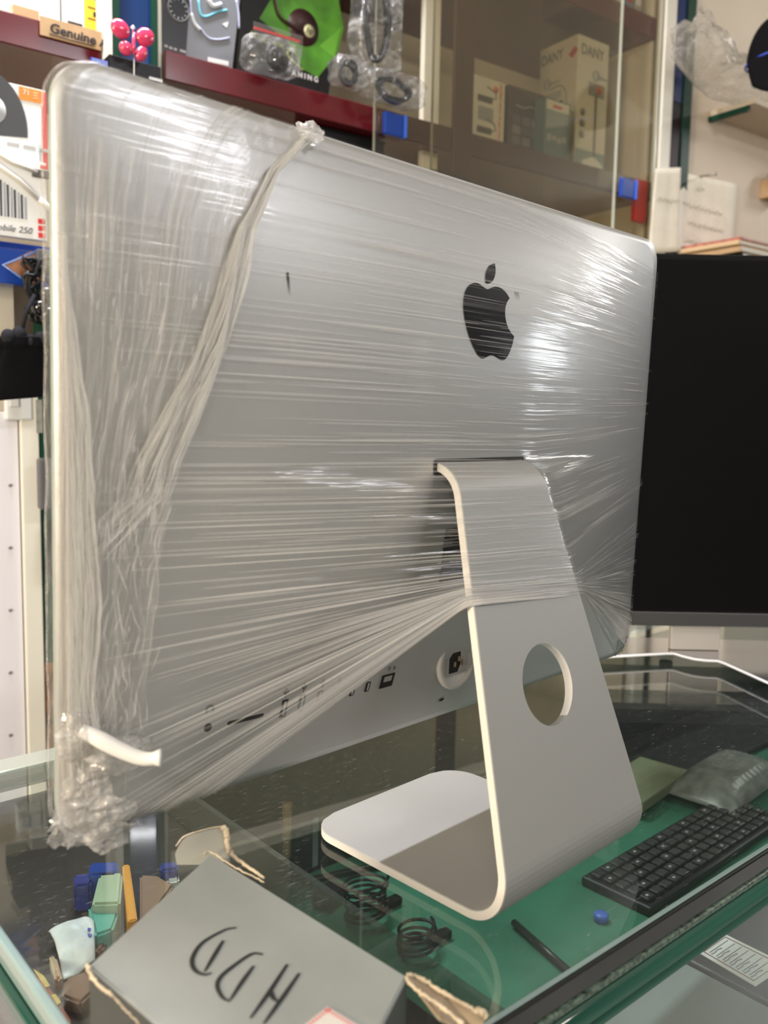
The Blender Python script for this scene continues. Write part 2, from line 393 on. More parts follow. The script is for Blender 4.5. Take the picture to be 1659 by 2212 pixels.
# port pictograms
def picto(px, py, strokes, s=.0045):
    x, v = dispat(px, py)
    for st_ in strokes:
        pts = [D(x+a*s, v+b*s, bulge(x+a*s, v+b*s)+.0005) for a, b in st_]
        tube('port_symbol', pts, .00025, ink, pc, 5)
arc = lambda r, a0, a1, cx=0, cy=0, n=9: [(cx+r*math.cos(math.radians(a0+(a1-a0)*k/n)), cy+r*math.sin(math.radians(a0+(a1-a0)*k/n))) for k in range(n+1)]
picto(453, 1532, [arc(.6, -30, 210), [(-.5, -.5), (-.5, 0)], [(.5, -.5), (.5, 0)]])
for q in [(617, 1496), (656, 1485), (697, 1476)]:
    picto(q[0], q[1], [[(0, -.9), (0, .9)], [(0, -.5), (.45, -.1), (.45, .3)], [(0, -.3), (-.45, .1), (-.45, .4)]], .004)
picto(733, 1470, [[(.1, .7), (-.2, 0), (.2, 0), (-.1, -.7)]], .004)
picto(846, 1443, [[(-.9, 0), (-.5, .4)], [(-.9, 0), (-.5, -.4)], [(.9, 0), (.5, .4)], [(.9, 0), (.5, -.4)], [(-.4, 0), (-.3, 0)], [(.3, 0), (.4, 0)]], .004)
# power inlet: round cup with a socket
x, v = dispat(984, 1428); ri = .0235
mt4 = Matrix(((1, 0, 0, 0), (0, -st, -ct, 0), (0, ct, -st, 0), (0, 0, 0, 1)))   # local z -> outward normal
c0 = D(x, v, bulge(x, v))
inlet = lathe('power_inlet', [(0, -.001), (ri, -.001), (ri, .0018), (ri-.0015, .0030), (ri-.004, .0032), (ri-.006, .0012), (0, .0012)], lightp, pc, 40, 'z', tuple(c0), mt4)
def onn(a, b, h): return c0+np.array(mt4.to_3x3() @ Vector((a, b, h)))
def flat(name, P, h, mat, par, t=.0004): return prism(name, [onn(a, b, h) for a, b in P], onn(0, 0, h+t)-onn(0, 0, h), mat, par)
tr = [(-.0105, -.0085), (.0105, -.0085), (.0105, .004), (.006, .0085), (-.006, .0085), (-.0105, .004)]
flat('socket_rim', [(a*1.18, b*1.2) for a, b in tr], .0012, greyp, inlet, .0010)
flat('socket_hole', tr, .0021, dark, inlet, .0003)
flat('socket_wall', [(.0005, -.0085), (.0105, -.0085), (.0105, .004), (.006, .0085), (.0035, .0085), (.0035, -.002)], .0024, greyp, inlet, .0003)
for a, b in [(-.005, -.001), (.0, .003), (.0052, -.001)]: flat('pin', [(a-.0009, b-.002), (a+.0009, b-.002), (a+.0009, b+.002), (a-.0009, b+.002)], .0027, pin, inlet, .0015)
# ------------------------------------------------------------------ stand
YT, ZT, RB, RT, TH, LB = .096, .3125, .032, .034, .0070, .2148
WB, WT = .1828, .1041
Z0 = .0022
up = np.array([YT, ZT-Z0]); up = up/np.linalg.norm(up)
def fillet(Pc, d1, d2, R, n=14):
    d1 = d1/np.linalg.norm(d1); d2 = d2/np.linalg.norm(d2)
    th = math.acos(np.clip(d1@d2, -1, 1)); k = R/math.tan(th/2); a = Pc+d1*k; b = Pc+d2*k
    bis = (d1+d2)/np.linalg.norm(d1+d2); c = Pc+bis*R/math.sin(th/2); out = []
    a0 = math.atan2(*(a-c)[::-1]); a1 = math.atan2(*(b-c)[::-1]); da = (a1-a0+math.pi) % (2*math.pi)-math.pi
    for i in range(n+1):
        t = a0+da*i/n; out.append(c+R*np.array([math.cos(t), math.sin(t)]))
    return out
P0 = np.array([0, Z0]); PT = np.array([YT, ZT])
prof = [np.array([LB-LB*0, Z0])]
prof = [np.array([LB-k*.004, Z0]) for k in range(0, 9)]+[np.array([.13, Z0]), np.array([.09, Z0])]
prof += fillet(P0, np.array([1., 0]), up, RB)
for k in range(1, 24):
    pass
up0 = prof[-1]; f2 = fillet(PT, -up, np.array([1., 0]), RT)
for k in range(1, 20): prof.append(up0+(f2[0]-up0)*k/20)
prof += f2; prof.append(np.array([.138, ZT]))
n_ = len(prof); V = []; Fc = []; arcl = 0
inner = []
for i, p in enumerate(prof):
    a = prof[max(0, i-1)]; b = prof[min(n_-1, i+1)]; t = (b-a)/np.linalg.norm(b-a); nn = np.array([t[1], -t[0]])  # inward (towards the display / up)
    inner.append(p+nn*TH)
def halfw(i):
    p = prof[i]
    d = LB-p[0] if p[1] < Z0+1e-6 and p[0] > .1 else 1
    w_ = WB/2 if p[1] < .03 else WB/2+(WT-WB)/2*min(1, (p[1]-.03)/(ZT-.03))
    if d < .03: w_ = w_-.03+math.sqrt(max(0, .03**2-(.03-d)**2))
    return w_
bm = bmesh.new(); rows = []
for i in range(n_):
    h = halfw(i); o_, q = prof[i], inner[i]; c = .0007
    rows.append([bm.verts.new(x) for x in ((-h+c, o_[0], o_[1]), (h-c, o_[0], o_[1]), (h, o_[0]+(q-o_)[0]*.09, o_[1]+(q-o_)[1]*.09), (h, o_[0]+(q-o_)[0]*.91, o_[1]+(q-o_)[1]*.91), (h-c, q[0], q[1]), (-h+c, q[0], q[1]), (-h, o_[0]+(q-o_)[0]*.91, o_[1]+(q-o_)[1]*.91), (-h, o_[0]+(q-o_)[0]*.09, o_[1]+(q-o_)[1]*.09))])
for i in range(n_-1):
    for k in range(8): bm.faces.new((rows[i][k], rows[i][(k+1) % 8], rows[i+1][(k+1) % 8], rows[i+1][k]))
bm.faces.new(rows[0][::-1]); bm.faces.new(rows[-1])
bmesh.ops.recalc_face_normals(bm, faces=bm.faces)
for f in bm.faces:
    f.material_index = 0
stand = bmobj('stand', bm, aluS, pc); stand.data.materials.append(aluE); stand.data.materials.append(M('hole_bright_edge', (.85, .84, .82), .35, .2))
# round cable hole through the upright
hz = .1483; lean = math.atan2(up[0], up[1])
hc = Vector((0, up[0]/up[1]*(hz-Z0), hz)) ; rad_h = .0305
bmc = bmesh.new(); bmesh.ops.create_cone(bmc, cap_ends=True, segments=72, radius1=rad_h, radius2=rad_h, depth=.05)
bmc.transform(Matrix.Translation(hc) @ Matrix.Rotation(math.pi/2-lean, 4, 'X'))
cut = bmobj('hole_cutter', bmc, MATS['hole_bright_edge'])
md = stand.modifiers.new('hole', 'BOOLEAN'); md.object = cut; md.solver = 'EXACT'; md.operation = 'DIFFERENCE'
dg = bpy.context.evaluated_depsgraph_get(); me2 = bpy.data.meshes.new_from_object(stand.evaluated_get(dg)); stand.modifiers.clear(); stand.data = me2
bpy.data.objects.remove(cut)
hv = np.array(hc)
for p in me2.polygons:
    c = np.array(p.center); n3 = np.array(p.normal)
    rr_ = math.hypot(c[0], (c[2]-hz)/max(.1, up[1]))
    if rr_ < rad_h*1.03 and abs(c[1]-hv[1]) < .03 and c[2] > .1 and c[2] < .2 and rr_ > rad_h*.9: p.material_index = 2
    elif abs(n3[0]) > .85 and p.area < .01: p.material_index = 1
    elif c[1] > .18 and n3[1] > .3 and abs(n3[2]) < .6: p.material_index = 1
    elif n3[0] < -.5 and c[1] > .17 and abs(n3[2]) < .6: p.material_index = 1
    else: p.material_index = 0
# dark slot where the stand enters
vs = Dinv(np.array([0, .12, ZT]))[1]
drape('stand_slot', rrect(-WT/2-.0035, WT/2+.0035, vs-TH-.003, vs+.0022, .002, 3), .0007, dark, pc, 3)

# ================================================================== STRETCH FILM
filmA = filmM('stretch_film', 2.2, 110, .0, .60, 1.08, 1.40, .5, .12, (.9, .88, .86), 3, .15)
filmB = filmM('stretch_film_bunched', 5, 70, .05, .7, 1.04, 1.36, .8, .14, (.92, .88, .82), 5, .7)
filmC = filmM('stretch_film_roped', 7, 30, .16, .7, .9, 1.25, .9, .2, (1, .95, .86), 5, .5)
filmK = filmM('stretch_film_crumpled', 4, 4, .22, .75, .9, 1.25, .7, .12, (1, .98, .95), 5, 1.2, sp=.05)
film = thing('stretch_film', 'clear stretch film wrapped tightly round the silver computer and its stand', 'plastic film', (0, 0, 0))
SP = sorted([(Dinv(np.array([0, p[0], p[1]]))[1], Dinv(np.array([0, p[0], p[1]]))[2], halfw(i)) for i, p in enumerate(prof) if p[1] > .05])
SV = [s[0] for s in SP]; SB = [s[1] for s in SP]; SW = [s[2] for s in SP]; VTOP = SV[-1]
def standh(v):
    if v <= VTOP: return float(np.interp(v, SV, SB)), float(np.interp(v, SV, SW))
    k = (v-VTOP)/.028
    return (SB[-1]+.012)*(1-k) if k < 1 else -1, WT/2
vsl = Dinv(CAMP+ray(1027, 1310)*.75); 
def stand_v(px, py, x):
    d = ray(px, py); t = (x-CAMP[0])/d[0]; return Dinv(CAMP+d*t)[1]
VL0, VR0 = stand_v(1027, 1310, -.07), stand_v(1245, 1280, .07)
def xlim(v, r=.024):
    d = min(v, H-v); return W/2+.0012-(0 if d > r else r-math.sqrt(max(0, r*r-(r-max(0, d))**2)))
def smax(a, b, k=.018): return k*math.log(math.exp(a/k)+math.exp(b/k))-k*math.log(1+math.exp(-abs(a-b)/k))*(1 if b > a and b > .3 else 0)
def filmrow(s, NX=150, off=.0016):
    xs = np.linspace(-W/2-.0015, W/2+.0015, NX)
    vL = -.085+(H+.085)*s; vM0 = smax(VL0+.03*s, vL-.006*(1-s)); vM1 = smax(VR0+.03*s, vL-.012*(1-s)); vR = -.015+(H-.03+.015)*s
    hw = .07
    v = np.where(xs < -hw, vL+(vM0-vL)*(xs+W/2)/(W/2-hw), np.where(xs > hw, vM1+(vR-vM1)*(xs-hw)/(W/2-hw), vM0+(vM1-vM0)*(xs+hw)/(2*hw)))
    ins = np.where(v > 0)[0]; i0, i1 = (max(0, ins[0]-1), min(NX-1, ins[-1]+1)) if len(ins) else (0, NX-1)
    v = np.clip(v, -.0015, H+.001)
    h = np.array([bulge(a, b) for a, b in zip(xs, v)])
    for i, (a, b) in enumerate(zip(xs, v)):
        sh, sw = standh(b)
        if abs(a) <= sw+.0015 and b > .02: h[i] = max(h[i], sh)
    for i in range(NX):
        if i <= i0 or i >= i1: h[i] = .0003
    hull = []
    for i in range(i0, i1+1):
        while len(hull) >= 2:
            a, b = hull[-2], hull[-1]
            if (h[b]-h[a])*(xs[i]-xs[a]) <= (h[i]-h[a])*(xs[b]-xs[a]): hull.pop()
            else: break
        hull.append(i)
    hh = np.interp(xs, xs[hull], h[hull])
    lim = np.array([xlim(b) for b in v]); xs2 = np.clip(xs, -lim, lim)
    return xs2, v, hh+off
ROWS = [filmrow(s) for s in np.linspace(0, 1, 150)]
# table of film heights for other layers
XS = np.linspace(-W/2-.0015, W/2+.0015, 150); VG = np.linspace(0, H, 90); HG = np.zeros((90, len(XS)))
for j in range(len(XS)):
    vv = np.array([r[1][j] for r in ROWS]); hh = np.array([r[2][j] for r in ROWS]); o_ = np.argsort(vv); HG[:, j] = np.interp(VG, vv[o_], hh[o_])
def fh(x, v):
    j = np.clip((x-XS[0])/(XS[1]-XS[0]), 0, len(XS)-1.001); i = np.clip(v/H*89, 0, 88.999); a, b = int(i), int(j); fi, fj = i-a, j-b
    return float(HG[a, b]*(1-fi)*(1-fj)+HG[a+1, b]*fi*(1-fj)+HG[a, b+1]*(1-fi)*fj+HG[a+1, b+1]*fi*fj)
V = []; UV = []; Fc = []; NX = len(XS)
for si, (xs, vv, hh) in enumerate(ROWS):
    s = si/149
    for j in range(NX):
        nz = noise.noise(Vector((xs[j]*6, s*60, 0)))*.0006*(1 if 5 < j < NX-6 else 0)
        V.append(D(xs[j], vv[j], (hh[j] if abs(xs[j]) < W/2-.03 or .02 < vv[j] < H-.02 else min(hh[j], .0016+bulge(xs[j], vv[j])))+nz)); UV.append((j/(NX-1), s))
for i in range(149):
    for j in range(NX-1):
        if max(ROWS[i][1][j:j+2].max(), ROWS[i+1][1][j:j+2].max()) < 0: continue
        Fc.append((i*NX+j, i*NX+j+1, (i+1)*NX+j+1, (i+1)*NX+j))
mesh('film_sheet', V, Fc, filmA, film, True, UV)
# film wrapped over the left rim
V = []; UV = []; Fc = []
for i in range(120):
    v = H*i/119*1.0; wv = noise.noise(Vector((0, v*30, 1)))*.0012
    for k, (a, b) in enumerate([(-W/2+.004, .003), (-W/2-.002, .0015), (-W/2-.0032+wv, -.003), (-W/2-.002+wv, -.0085), (-W/2+.01, -.0085)]):
        V.append(D(a+W/2-xlim(v), v, b)); UV.append((i/119*4, k/4*.5))
    if i:
        for k in range(4): Fc.append(((i-1)*5+k, (i-1)*5+k+1, i*5+k+1, i*5+k))
mesh('rim_wrap', V, Fc, filmB, film, True, UV)
# second layer on the left, with vertical creases; right border follows the twisted edge
bord = [(680, 285), (600, 372), (543, 500), (520, 620), (490, 740), (432, 880), (385, 1000), (352, 1150), (342, 1220), (328, 1350), (306, 1530), (262, 1720), (243, 1785)]
bxy = [dispat(*q, hf=fh) for q in bord]; bv = [b[1] for b in bxy][::-1]; bxx = [b[0] for b in bxy][::-1]
def border(v): return float(np.interp(v, bv, bxx))
V = []; UV = []; Fc = []; nr, nc = 160, 60
for i in range(nr+1):
    v = .001+(H-.002)*i/nr; xb = border(v)
    for j in range(nc+1):
        xl = xlim(v)-.001; x = -xl+(xb+xl)*j/nc
        jag = noise.noise(Vector((v*60, 3, 0)))*.003*(j == nc)
        h = fh(x, v)+.0022+.0022*noise.noise(Vector((x*70, v*7, 2)))*min(1, j/6, (nc-j)/4+.3)
        V.append(D(x+jag, v, h)); UV.append((v/H*1.0, j/nc*.9))
for i in range(nr):
    for j in range(nc): Fc.append((i*(nc+1)+j, i*(nc+1)+j+1, (i+1)*(nc+1)+j+1, (i+1)*(nc+1)+j))
mesh('film_overlap', V, Fc, filmB, film, True, UV)
# bunched vertical band beside the left rim
lf = [(108, 560), (108, 700), (112, 900), (118, 1100), (122, 1300), (126, 1500), (132, 1700)]
rt = [(120, 560), (160, 700), (178, 900), (190, 1100), (205, 1300), (190, 1500), (215, 1700)]
V = []; UV = []; Fc = []; nr, nc = 120, 90
LV = [dispat(*q, hf=fh) for q in rt]; lv = [a[1] for a in LV][::-1]; lx = [a[0] for a in LV][::-1]
for i in range(nr+1):
    v = .03+(.335-.03)*i/nr; xb = float(np.interp(v, lv, lx))
    for j in range(nc+1):
        x = -W/2-.001+(xb+W/2)*j/nc
        V.append(D(x, v, fh(x, v)+.004+.0035*noise.noise(Vector((x*300, v*9, 7)))+.0015*noise.noise(Vector((x*700, v*16, 3))))); UV.append((v/H*2, j/nc*1.6))
for i in range(nr):
    for j in range(nc): Fc.append((i*(nc+1)+j, i*(nc+1)+j+1, (i+1)*(nc+1)+j+1, (i+1)*(nc+1)+j))
mesh('bunched_band', V, Fc, filmC, film, True, UV)
# twisted rope of film
def rope(name, pxs, rads, off=.004, strands=5, mat=filmC, par=film, seed=1):
    P = [dispat(*q, hf=fh) for q in pxs]; P = spline(P, 14); n = len(P); R_ = np.interp(np.linspace(0, 1, n), np.linspace(0, 1, len(rads)), rads)
    bm = bmesh.new()
    root = None
    Vs = []; Fs = []; UVs = []
    for s in range(strands):
        b0 = len(Vs); m_ = 7
        for i, (x, v) in enumerate(P):
            r = R_[i]; a = s*2.4+i*.09; q = noise.noise(Vector((i*.15, s*3.1, seed)))
            cx = x+math.cos(a)*r*.75+q*r*.8; cb = fh(x, v)+off+math.sin(a)*r*.35; rs = r*.42*(1+.4*q)
            t = np.array(P[min(n-1, i+1)])-np.array(P[max(0, i-1)]); t = t/np.linalg.norm(t); nx_, nv_ = -t[1], t[0]
            for k in range(m_):
                c, d = math.cos(2*math.pi*k/m_), math.sin(2*math.pi*k/m_)
                Vs.append(D(cx+nx_*c*rs, v+nv_*c*rs, cb+d*rs*.6)); UVs.append((i/n*3, k/m_+s))
            if i:
                for k in range(m_): Fs.append((b0+(i-1)*m_+k, b0+(i-1)*m_+(k+1) % m_, b0+i*m_+(k+1) % m_, b0+i*m_+k))
    return mesh(name, Vs, Fs, mat, par, True, UVs)
# fine raised creases of the film: thin flat ridges, glints and warm light put into their pale colours
def creaseM(name, op, col, rough=.25):
    mt = bpy.data.materials.new(name); N, L = nt(mt); b = N['Principled BSDF']; out = N['Material Output']
    b.inputs['Base Color'].default_value = (*col, 1); b.inputs['Roughness'].default_value = rough
    t_ = N.new('ShaderNodeBsdfTransparent'); m_ = N.new('ShaderNodeMixShader'); m_.inputs[0].default_value = op
    L.new(t_.outputs[0], m_.inputs[1]); L.new(b.outputs[0], m_.inputs[2]); L.new(m_.outputs[0], out.inputs['Surface']); return mt
crS = creaseM('crease_soft', .17, (.95, .93, .90)); crB = creaseM('crease_glint', .42, (1, .97, .92), .15); crW = creaseM('crease_warm', .26, (1, .97, .90))
rnd = random.Random(11)
def strands(name, lines, mat, par=film):
    Vs, Fs = [], []
    for pts, wd in lines:
        n = len(pts); b0 = len(Vs)
        for i, p in enumerate(pts):
            a = pts[max(0, i-1)]; b = pts[min(n-1, i+1)]; t_ = b-a; t_ = t_/(np.linalg.norm(t_)+1e-9)
            sd = np.cross(t_, NRM); sd = sd/(np.linalg.norm(sd)+1e-9); r_ = wd*math.sin(math.pi*(i+.35)/(n-.3))**.7 if n > 1 else wd
            Vs += [p+sd*r_, p+NRM*r_*.45, p-sd*r_]
        for i in range(n-1):
            k = b0+i*3; Fs += [(k, k+1, k+4, k+3), (k+1, k+2, k+5, k+4)]
    return tag(mesh(name, Vs, Fs, mat, par, True), kind='stuff')
def rowline(s_, u0, u1):
    f_ = s_*149; a = min(148, int(f_)); fr_ = f_-a; pts = []
    j0, j1 = int(u0*(NX-1)), int(u1*(NX-1))
    for j in range(j0, j1+1, 2):
        A2, B2 = ROWS[a], ROWS[a+1]
        x = A2[0][j]*(1-fr_)+B2[0][j]*fr_; v = A2[1][j]*(1-fr_)+B2[1][j]*fr_; h = A2[2][j]*(1-fr_)+B2[2][j]*fr_
        if v > .0 or True: pts.append(D(x, v, h+.0004))
    return pts
def many(n, fs, fu, fl, wd):
    out = []
    for _ in range(n):
        s_ = min(.995, max(.002, fs())); c_ = fu(); l_ = fl(); u0, u1 = max(.0, c_-l_/2), min(1., c_+l_/2)
        p_ = rowline(s_, u0, u1)
        p_ = [q for q in p_ if Dinv(q)[1] > .0005]
        if len(p_) > 3: out.append((p_, wd*rnd.uniform(.4, 1.3)))
    return out
low = lambda: rnd.random()**1.7*.85
strands('stretched_creases', many(300, low, lambda: rnd.uniform(.12, .45), lambda: rnd.uniform(.08, .35), .0006), crS)
strands('stretched_creases', many(90, low, lambda: rnd.uniform(.15, .44), lambda: rnd.uniform(.1, .5), .0003), crB)
strands('stretched_creases', many(70, lambda: rnd.uniform(0, .12), lambda: rnd.uniform(.2, .40), lambda: rnd.uniform(.15, .4), .0005), crB)
strands('upper_creases', many(110, lambda: rnd.uniform(.5, .99), lambda: rnd.uniform(.35, .9), lambda: rnd.uniform(.05, .25), .0005), crS)
strands('upper_creases', many(50, lambda: rnd.uniform(.6, .97), lambda: rnd.uniform(.5, .95), lambda: rnd.uniform(.04, .16), .00025), crB)
strands('stand_creases', many(90, lambda: rnd.random()*.5, lambda: rnd.uniform(.42, .60), lambda: rnd.uniform(.03, .14), .0004), crS)
strands('stand_creases', many(60, lambda: rnd.random()**1.5*.45, lambda: rnd.uniform(.55, .62), lambda: rnd.uniform(.01, .05), .0003), crB)
strands('right_creases', many(80, lambda: rnd.random()*.4, lambda: rnd.uniform(.66, .95), lambda: rnd.uniform(.06, .3), .0004), crS)
strands('right_creases', many(30, lambda: rnd.random()*.3, lambda: rnd.uniform(.66, .97), lambda: rnd.uniform(.04, .2), .00025), crB)
VV = dispat(210, 1240, hf=fh)[1]
def vline(f, v0, v1, off, wob, sd_):
    n = max(4, int(abs(v1-v0)/.006)); pts = []
    for i in range(n+1):
        v = v0+(v1-v0)*i/n; xb = border(v); ff = f(v) if callable(f) else f
        x = -W/2+.002+(xb+W/2-.002)*ff+wob*noise.noise(Vector((v*22, sd_, 0)))
        pts.append(D(x, v, fh(x, v)+off))
    return pts
def band(n, f0, f1, v0, v1, l0, l1, off, wob, wd):
    out = []
    for _ in range(n):
        f = rnd.uniform(f0, f1); a = rnd.uniform(v0, v1); l_ = rnd.uniform(l0, l1)
        out.append((vline(f, a, min(v1, a+l_), off+rnd.uniform(0, .0015), wob, rnd.random()*90), wd*rnd.uniform(.4, 1.4)))
    return out
VT = dispat(668, 292, hf=fh)[1]
# gathered edge sweeping from the top rim down to the left bundle
def gath(n, w0, w1, wd, l0, l1):
    out = []
    for _ in range(n):
        f = rnd.uniform(-1, 0); a = rnd.uniform(VV+.006, VT-.02); l_ = rnd.uniform(l0, l1); m_ = max(5, int(l_/.005)); pts = []; sd_ = rnd.random()*80
        for i in range(m_+1):
            v = min(VT, a+l_*i/m_); k = (VT-v)/(VT-VV); wdt = w0+(w1-w0)*max(0, k)**1.2
            xe = border(v) if v > VV+.045 else border(VV+.045)-(VV+.045-v)*1.0
            x = max(-W/2+.003, xe+f*wdt)+.0016*noise.noise(Vector((v*40, sd_, 2))); pts.append(D(x, v, fh(x, v)+.0038+.002*math.sin(f*9+v*60)))
        out.append((pts, wd*rnd.uniform(.5, 1.3)))
    return out
strands('twisted_edge', gath(260, .007, .034, .00042, .03, .16), crW)
strands('twisted_edge', gath(170, .006, .030, .00032, .006, .03), crB)
strands('vertical_creases', band(170, .05, .97, VV, .40, .02, .16, .004, .004, .0004), crS)
strands('vertical_creases', band(150, .1, .95, VV, .33, .004, .018, .0045, .006, .0003), crB)
strands('lower_creases', band(130, .08, .97, .03, VV+.05, .01, .07, .004, .012, .0004), crS)
strands('lower_creases', band(130, .1, .98, .03, VV+.05, .003, .02, .0045, .016, .0003), crB)
rnd_h = lambda q: noise.noise(Vector((q, 1.7, 0)))
def lb(n, wd, l0, l1, mt_):
    out = []
    for _ in range(n):
        f = rnd.random()**1.2; a = rnd.uniform(.02, .30); l_ = rnd.uniform(l0, l1); m_ = max(5, int(l_/.006)); pts = []; sd_ = rnd.random()*80
        for i in range(m_+1):
            v = min(.345, a+l_*i/m_); xb = float(np.interp(v, lv, lx)) if v < .335 else lx[-1]
            x = -W/2+.001+(xb+W/2)*f*(1 if v < .25 else max(.1, 1-(v-.25)*8))+.0016*noise.noise(Vector((v*45, sd_, 5))); pts.append(D(x, v, fh(x, v)+.0070+.002*rnd_h(sd_)))
        out.append((pts, wd*rnd.uniform(.5, 1.3)))
    strands('bundle_strands', out, mt_)
lb(320, .00042, .03, .14, crW); lb(200, .00032, .008, .04, crB)
# crumpled lumps
def crumple(name, c, rad, mat, par, seed=0, amp=.35, sub=4):
    bm = bmesh.new(); bmesh.ops.create_icosphere(bm, subdivisions=sub, radius=1)
    for v in bm.verts:
        q = noise.turbulence(v.co*1.7+Vector((seed, seed*2, 0)), 4, True)*amp+noise.noise(v.co*4+Vector((seed, 0, 3)))*amp*.5
        v.co = Vector([v.co[k]*(1-amp*.3+q)*rad[k]+c[k] for k in range(3)])
    me = bpy.data.meshes.new(name); bm.to_mesh(me); bm.free()
    l = me.uv_layers.new(name='UVMap')
    for lp in me.loops:
        p = me.vertices[lp.vertex_index].co; l.data[lp.index].uv = ((p.x-c[0]+p.y-c[1])/rad[0]*.4, (p.z-c[2])/rad[2]*.4)
    return link(name, me, mat, par, True)
def crumpled_sheet(name, cx, cv, wx, wv, amp, seed, mat, n=70, hb_=.004, cell=90):
    Vs, UVs, Fs = [], [], []
    for i in range(n+1):
        for k in range(n+1):
            a, b = 2*k/n-1, 2*i/n-1; e_ = 1+.28*noise.noise(Vector((math.atan2(b, a)*1.3, seed, 0)))+.12*noise.noise(Vector((math.atan2(b, a)*5, seed, 4)))
            r_ = max(abs(a), abs(b)); q_ = math.hypot(a, b) or 1; a2, b2 = a*r_/q_*e_, b*r_/q_*e_
            x, v = cx+a2*wx, cv+b2*wv; h0 = fh(min(.3, max(-W/2, x)), max(0.001, v)) if v > -.004 else .004
            p3 = Vector((x*cell, v*cell, seed)); d_ = noise.voronoi(p3+Vector((.6*noise.noise(p3), .6*noise.noise(p3*1.3), 0)))[0]
            Vs.append(D(x, v, h0+hb_+amp*(d_[1]-d_[0])+amp*.7*noise.noise(p3*.4)+.0005*noise.noise(p3*4))); UVs.append((x*30, v*30))
    for i in range(n):
        for k in range(n): Fs.append((i*(n+1)+k, i*(n+1)+k+1, (i+1)*(n+1)+k+1, (i+1)*(n+1)+k))
    return mesh(name, Vs, Fs, mat, film, True, UVs)
x, v = dispat(190, 1765, hf=fh); crumpled_sheet('crumpled_corner', x, v, .024, .017, .007, 3, filmK)
x, v = dispat(165, 1735, hf=fh); crumpled_sheet('crumpled_corner', x, v, .017, .024, .006, 8, filmK, hb_=.008)
x, v = dispat(225, 1790, hf=fh); crumpled_sheet('crumpled_corner', x, v, .016, .010, .006, 12, filmK, hb_=.007)
x, v = dispat(660, 292, hf=fh); crumple('film_knot', D(x, v, .008), (.008, .008, .006), filmK, film, 5, .7, 3)
x, v = dispat(165, 1590, hf=fh); crumple('film_knot', D(x, v, fh(x, v)+.004), (.012, .007, .014), filmK, film, 12, .7, 3)
tp = [dispat(*q, hf=fh) for q in [(165, 1570), (195, 1585), (235, 1605), (275, 1618), (306, 1612)]]
tp = [D(a, b, fh(a, b)+.006+.004*i) for i, (a, b) in enumerate(tp)]
t = tube('film_tail', spline(tp, 8), list(np.interp(np.linspace(0, 1, 33), [0, .3, .9, 1], [.004, .005, .004, .0055])), M('white_film_tail', (.85, .83, .80), .3), film, 9)
x, v = dispat(255, 1612, hf=fh); crumple('film_tail_flap', D(x, v-.004, fh(x, v)+.005), (.018, .004, .010), filmK, film, 14, .6, 3)

# ================================================================== SECOND MONITOR (faces the camera)
YAWM = math.atan2(CR[1], CR[0])
cd1 = 1.27
def atd(px, py, d): return CAMP+ray(px, py)*d
mc = atd(1620, 1355, cd1); hm = atd(1620, 567, cd1)[2]
mon = thing('computer_monitor', 'black flat monitor with grey lower bezel at the right end of the counter', 'monitor', (mc[0], mc[1], 0), YAWM)
mx0, mx1 = -.245, .45; zb_ = mc[2]; 
box('bezel', (mx0, mx1, .0, .030, zb_+.021, hm), M('monitor_black', (.006, .006, .006), .4, spec=.2), mon, .002)
box('screen_panel', (mx0+.008, mx1-.008, -.0006, .004, zb_+.024, hm-.008), M('matte_screen', (.004, .0038, .0045), .4, spec=.12), mon)
box('lower_bezel', (mx0, mx1, -.002, .028, zb_, zb_+.0208), M('grey_bezel', (.10, .10, .105), .35, .5), mon, .0015)
nk = atd(1508, 1380, cd1); 
nx = (nk-mc)@CR
box('neck', (nx-.035, nx+.037, .010, .022, .0145, zb_+.0195), M('neck_silver', (.72, .68, .64), .35, .5), mon, .001)
zpl = .014
bl = [onZ(*q, zpl) for q in [(1290, 1417), (1438, 1409), (1456, 1409), (1475, 1415), (1500, 1421), (1525, 1424), (1550, 1425), (1565, 1430), (1659, 1472), (1800, 1530)]]
far = [onZ(1800, 1388, zpl), onZ(1290, 1374, zpl)]
inv = Matrix.Rotation(-YAWM, 3, 'Z')
def tom(P): return np.array(inv @ (Vector(P)-Vector((mc[0], mc[1], 0))))
prism('foot_plate', [tom(p) for p in bl+far], (0, 0, -.004), M('foot_plate_metal', (.50, .49, .50), .12, .9), mon, .0006)
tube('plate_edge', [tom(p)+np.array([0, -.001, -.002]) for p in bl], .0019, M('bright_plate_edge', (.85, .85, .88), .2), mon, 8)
for q in [(1440, 1400), (1700, 1430)]:
    p = tom(onZ(*q, 0)); lathe('rubber_foot', [(0, .0005), (.01, .0005), (.01, .010), (0, .010)], black, mon, 16, 'z', (p[0], p[1], 0))

# ================================================================== COUNTER
ctr = thing('display_counter', 'long glass display counter with thick green glass edge under the silver computer', 'counter', (0, 0, 0), KROT)
CX0, CX1, CY0, CY1, GT = -.343, 2.2, -.048, .492, .010
box('glass_top', (CX0, CX1, CY0+.006, CY1, -GT, 0), gtop, ctr)
box('top_front_edge', (CX0, CX1, CY0, CY0+.006, -.0165, -.0012), M('dark_edge_band', (.010, .012, .011), .07, coat=.5), ctr, .0015)
box('bevel_highlight', (CX0, CX1, CY0+.0025, CY0+.006, -.0012, -.0001), gedgeb, ctr, .0004)  # pale strip, the highlight along the glass bevel put into its colour
box('joint_strip', (CX0, CX1, CY0-.002, CY0+.006, -.0215, -.017), M('speckled_joint', (.10, .14, .11), .35, var=.8, vscale=260), ctr, .001)
tube('front_bead', [(CX0, CY0+.002, -.0305), (CX1, CY0+.002, -.0305)], .0085, gedge, ctr, 20)
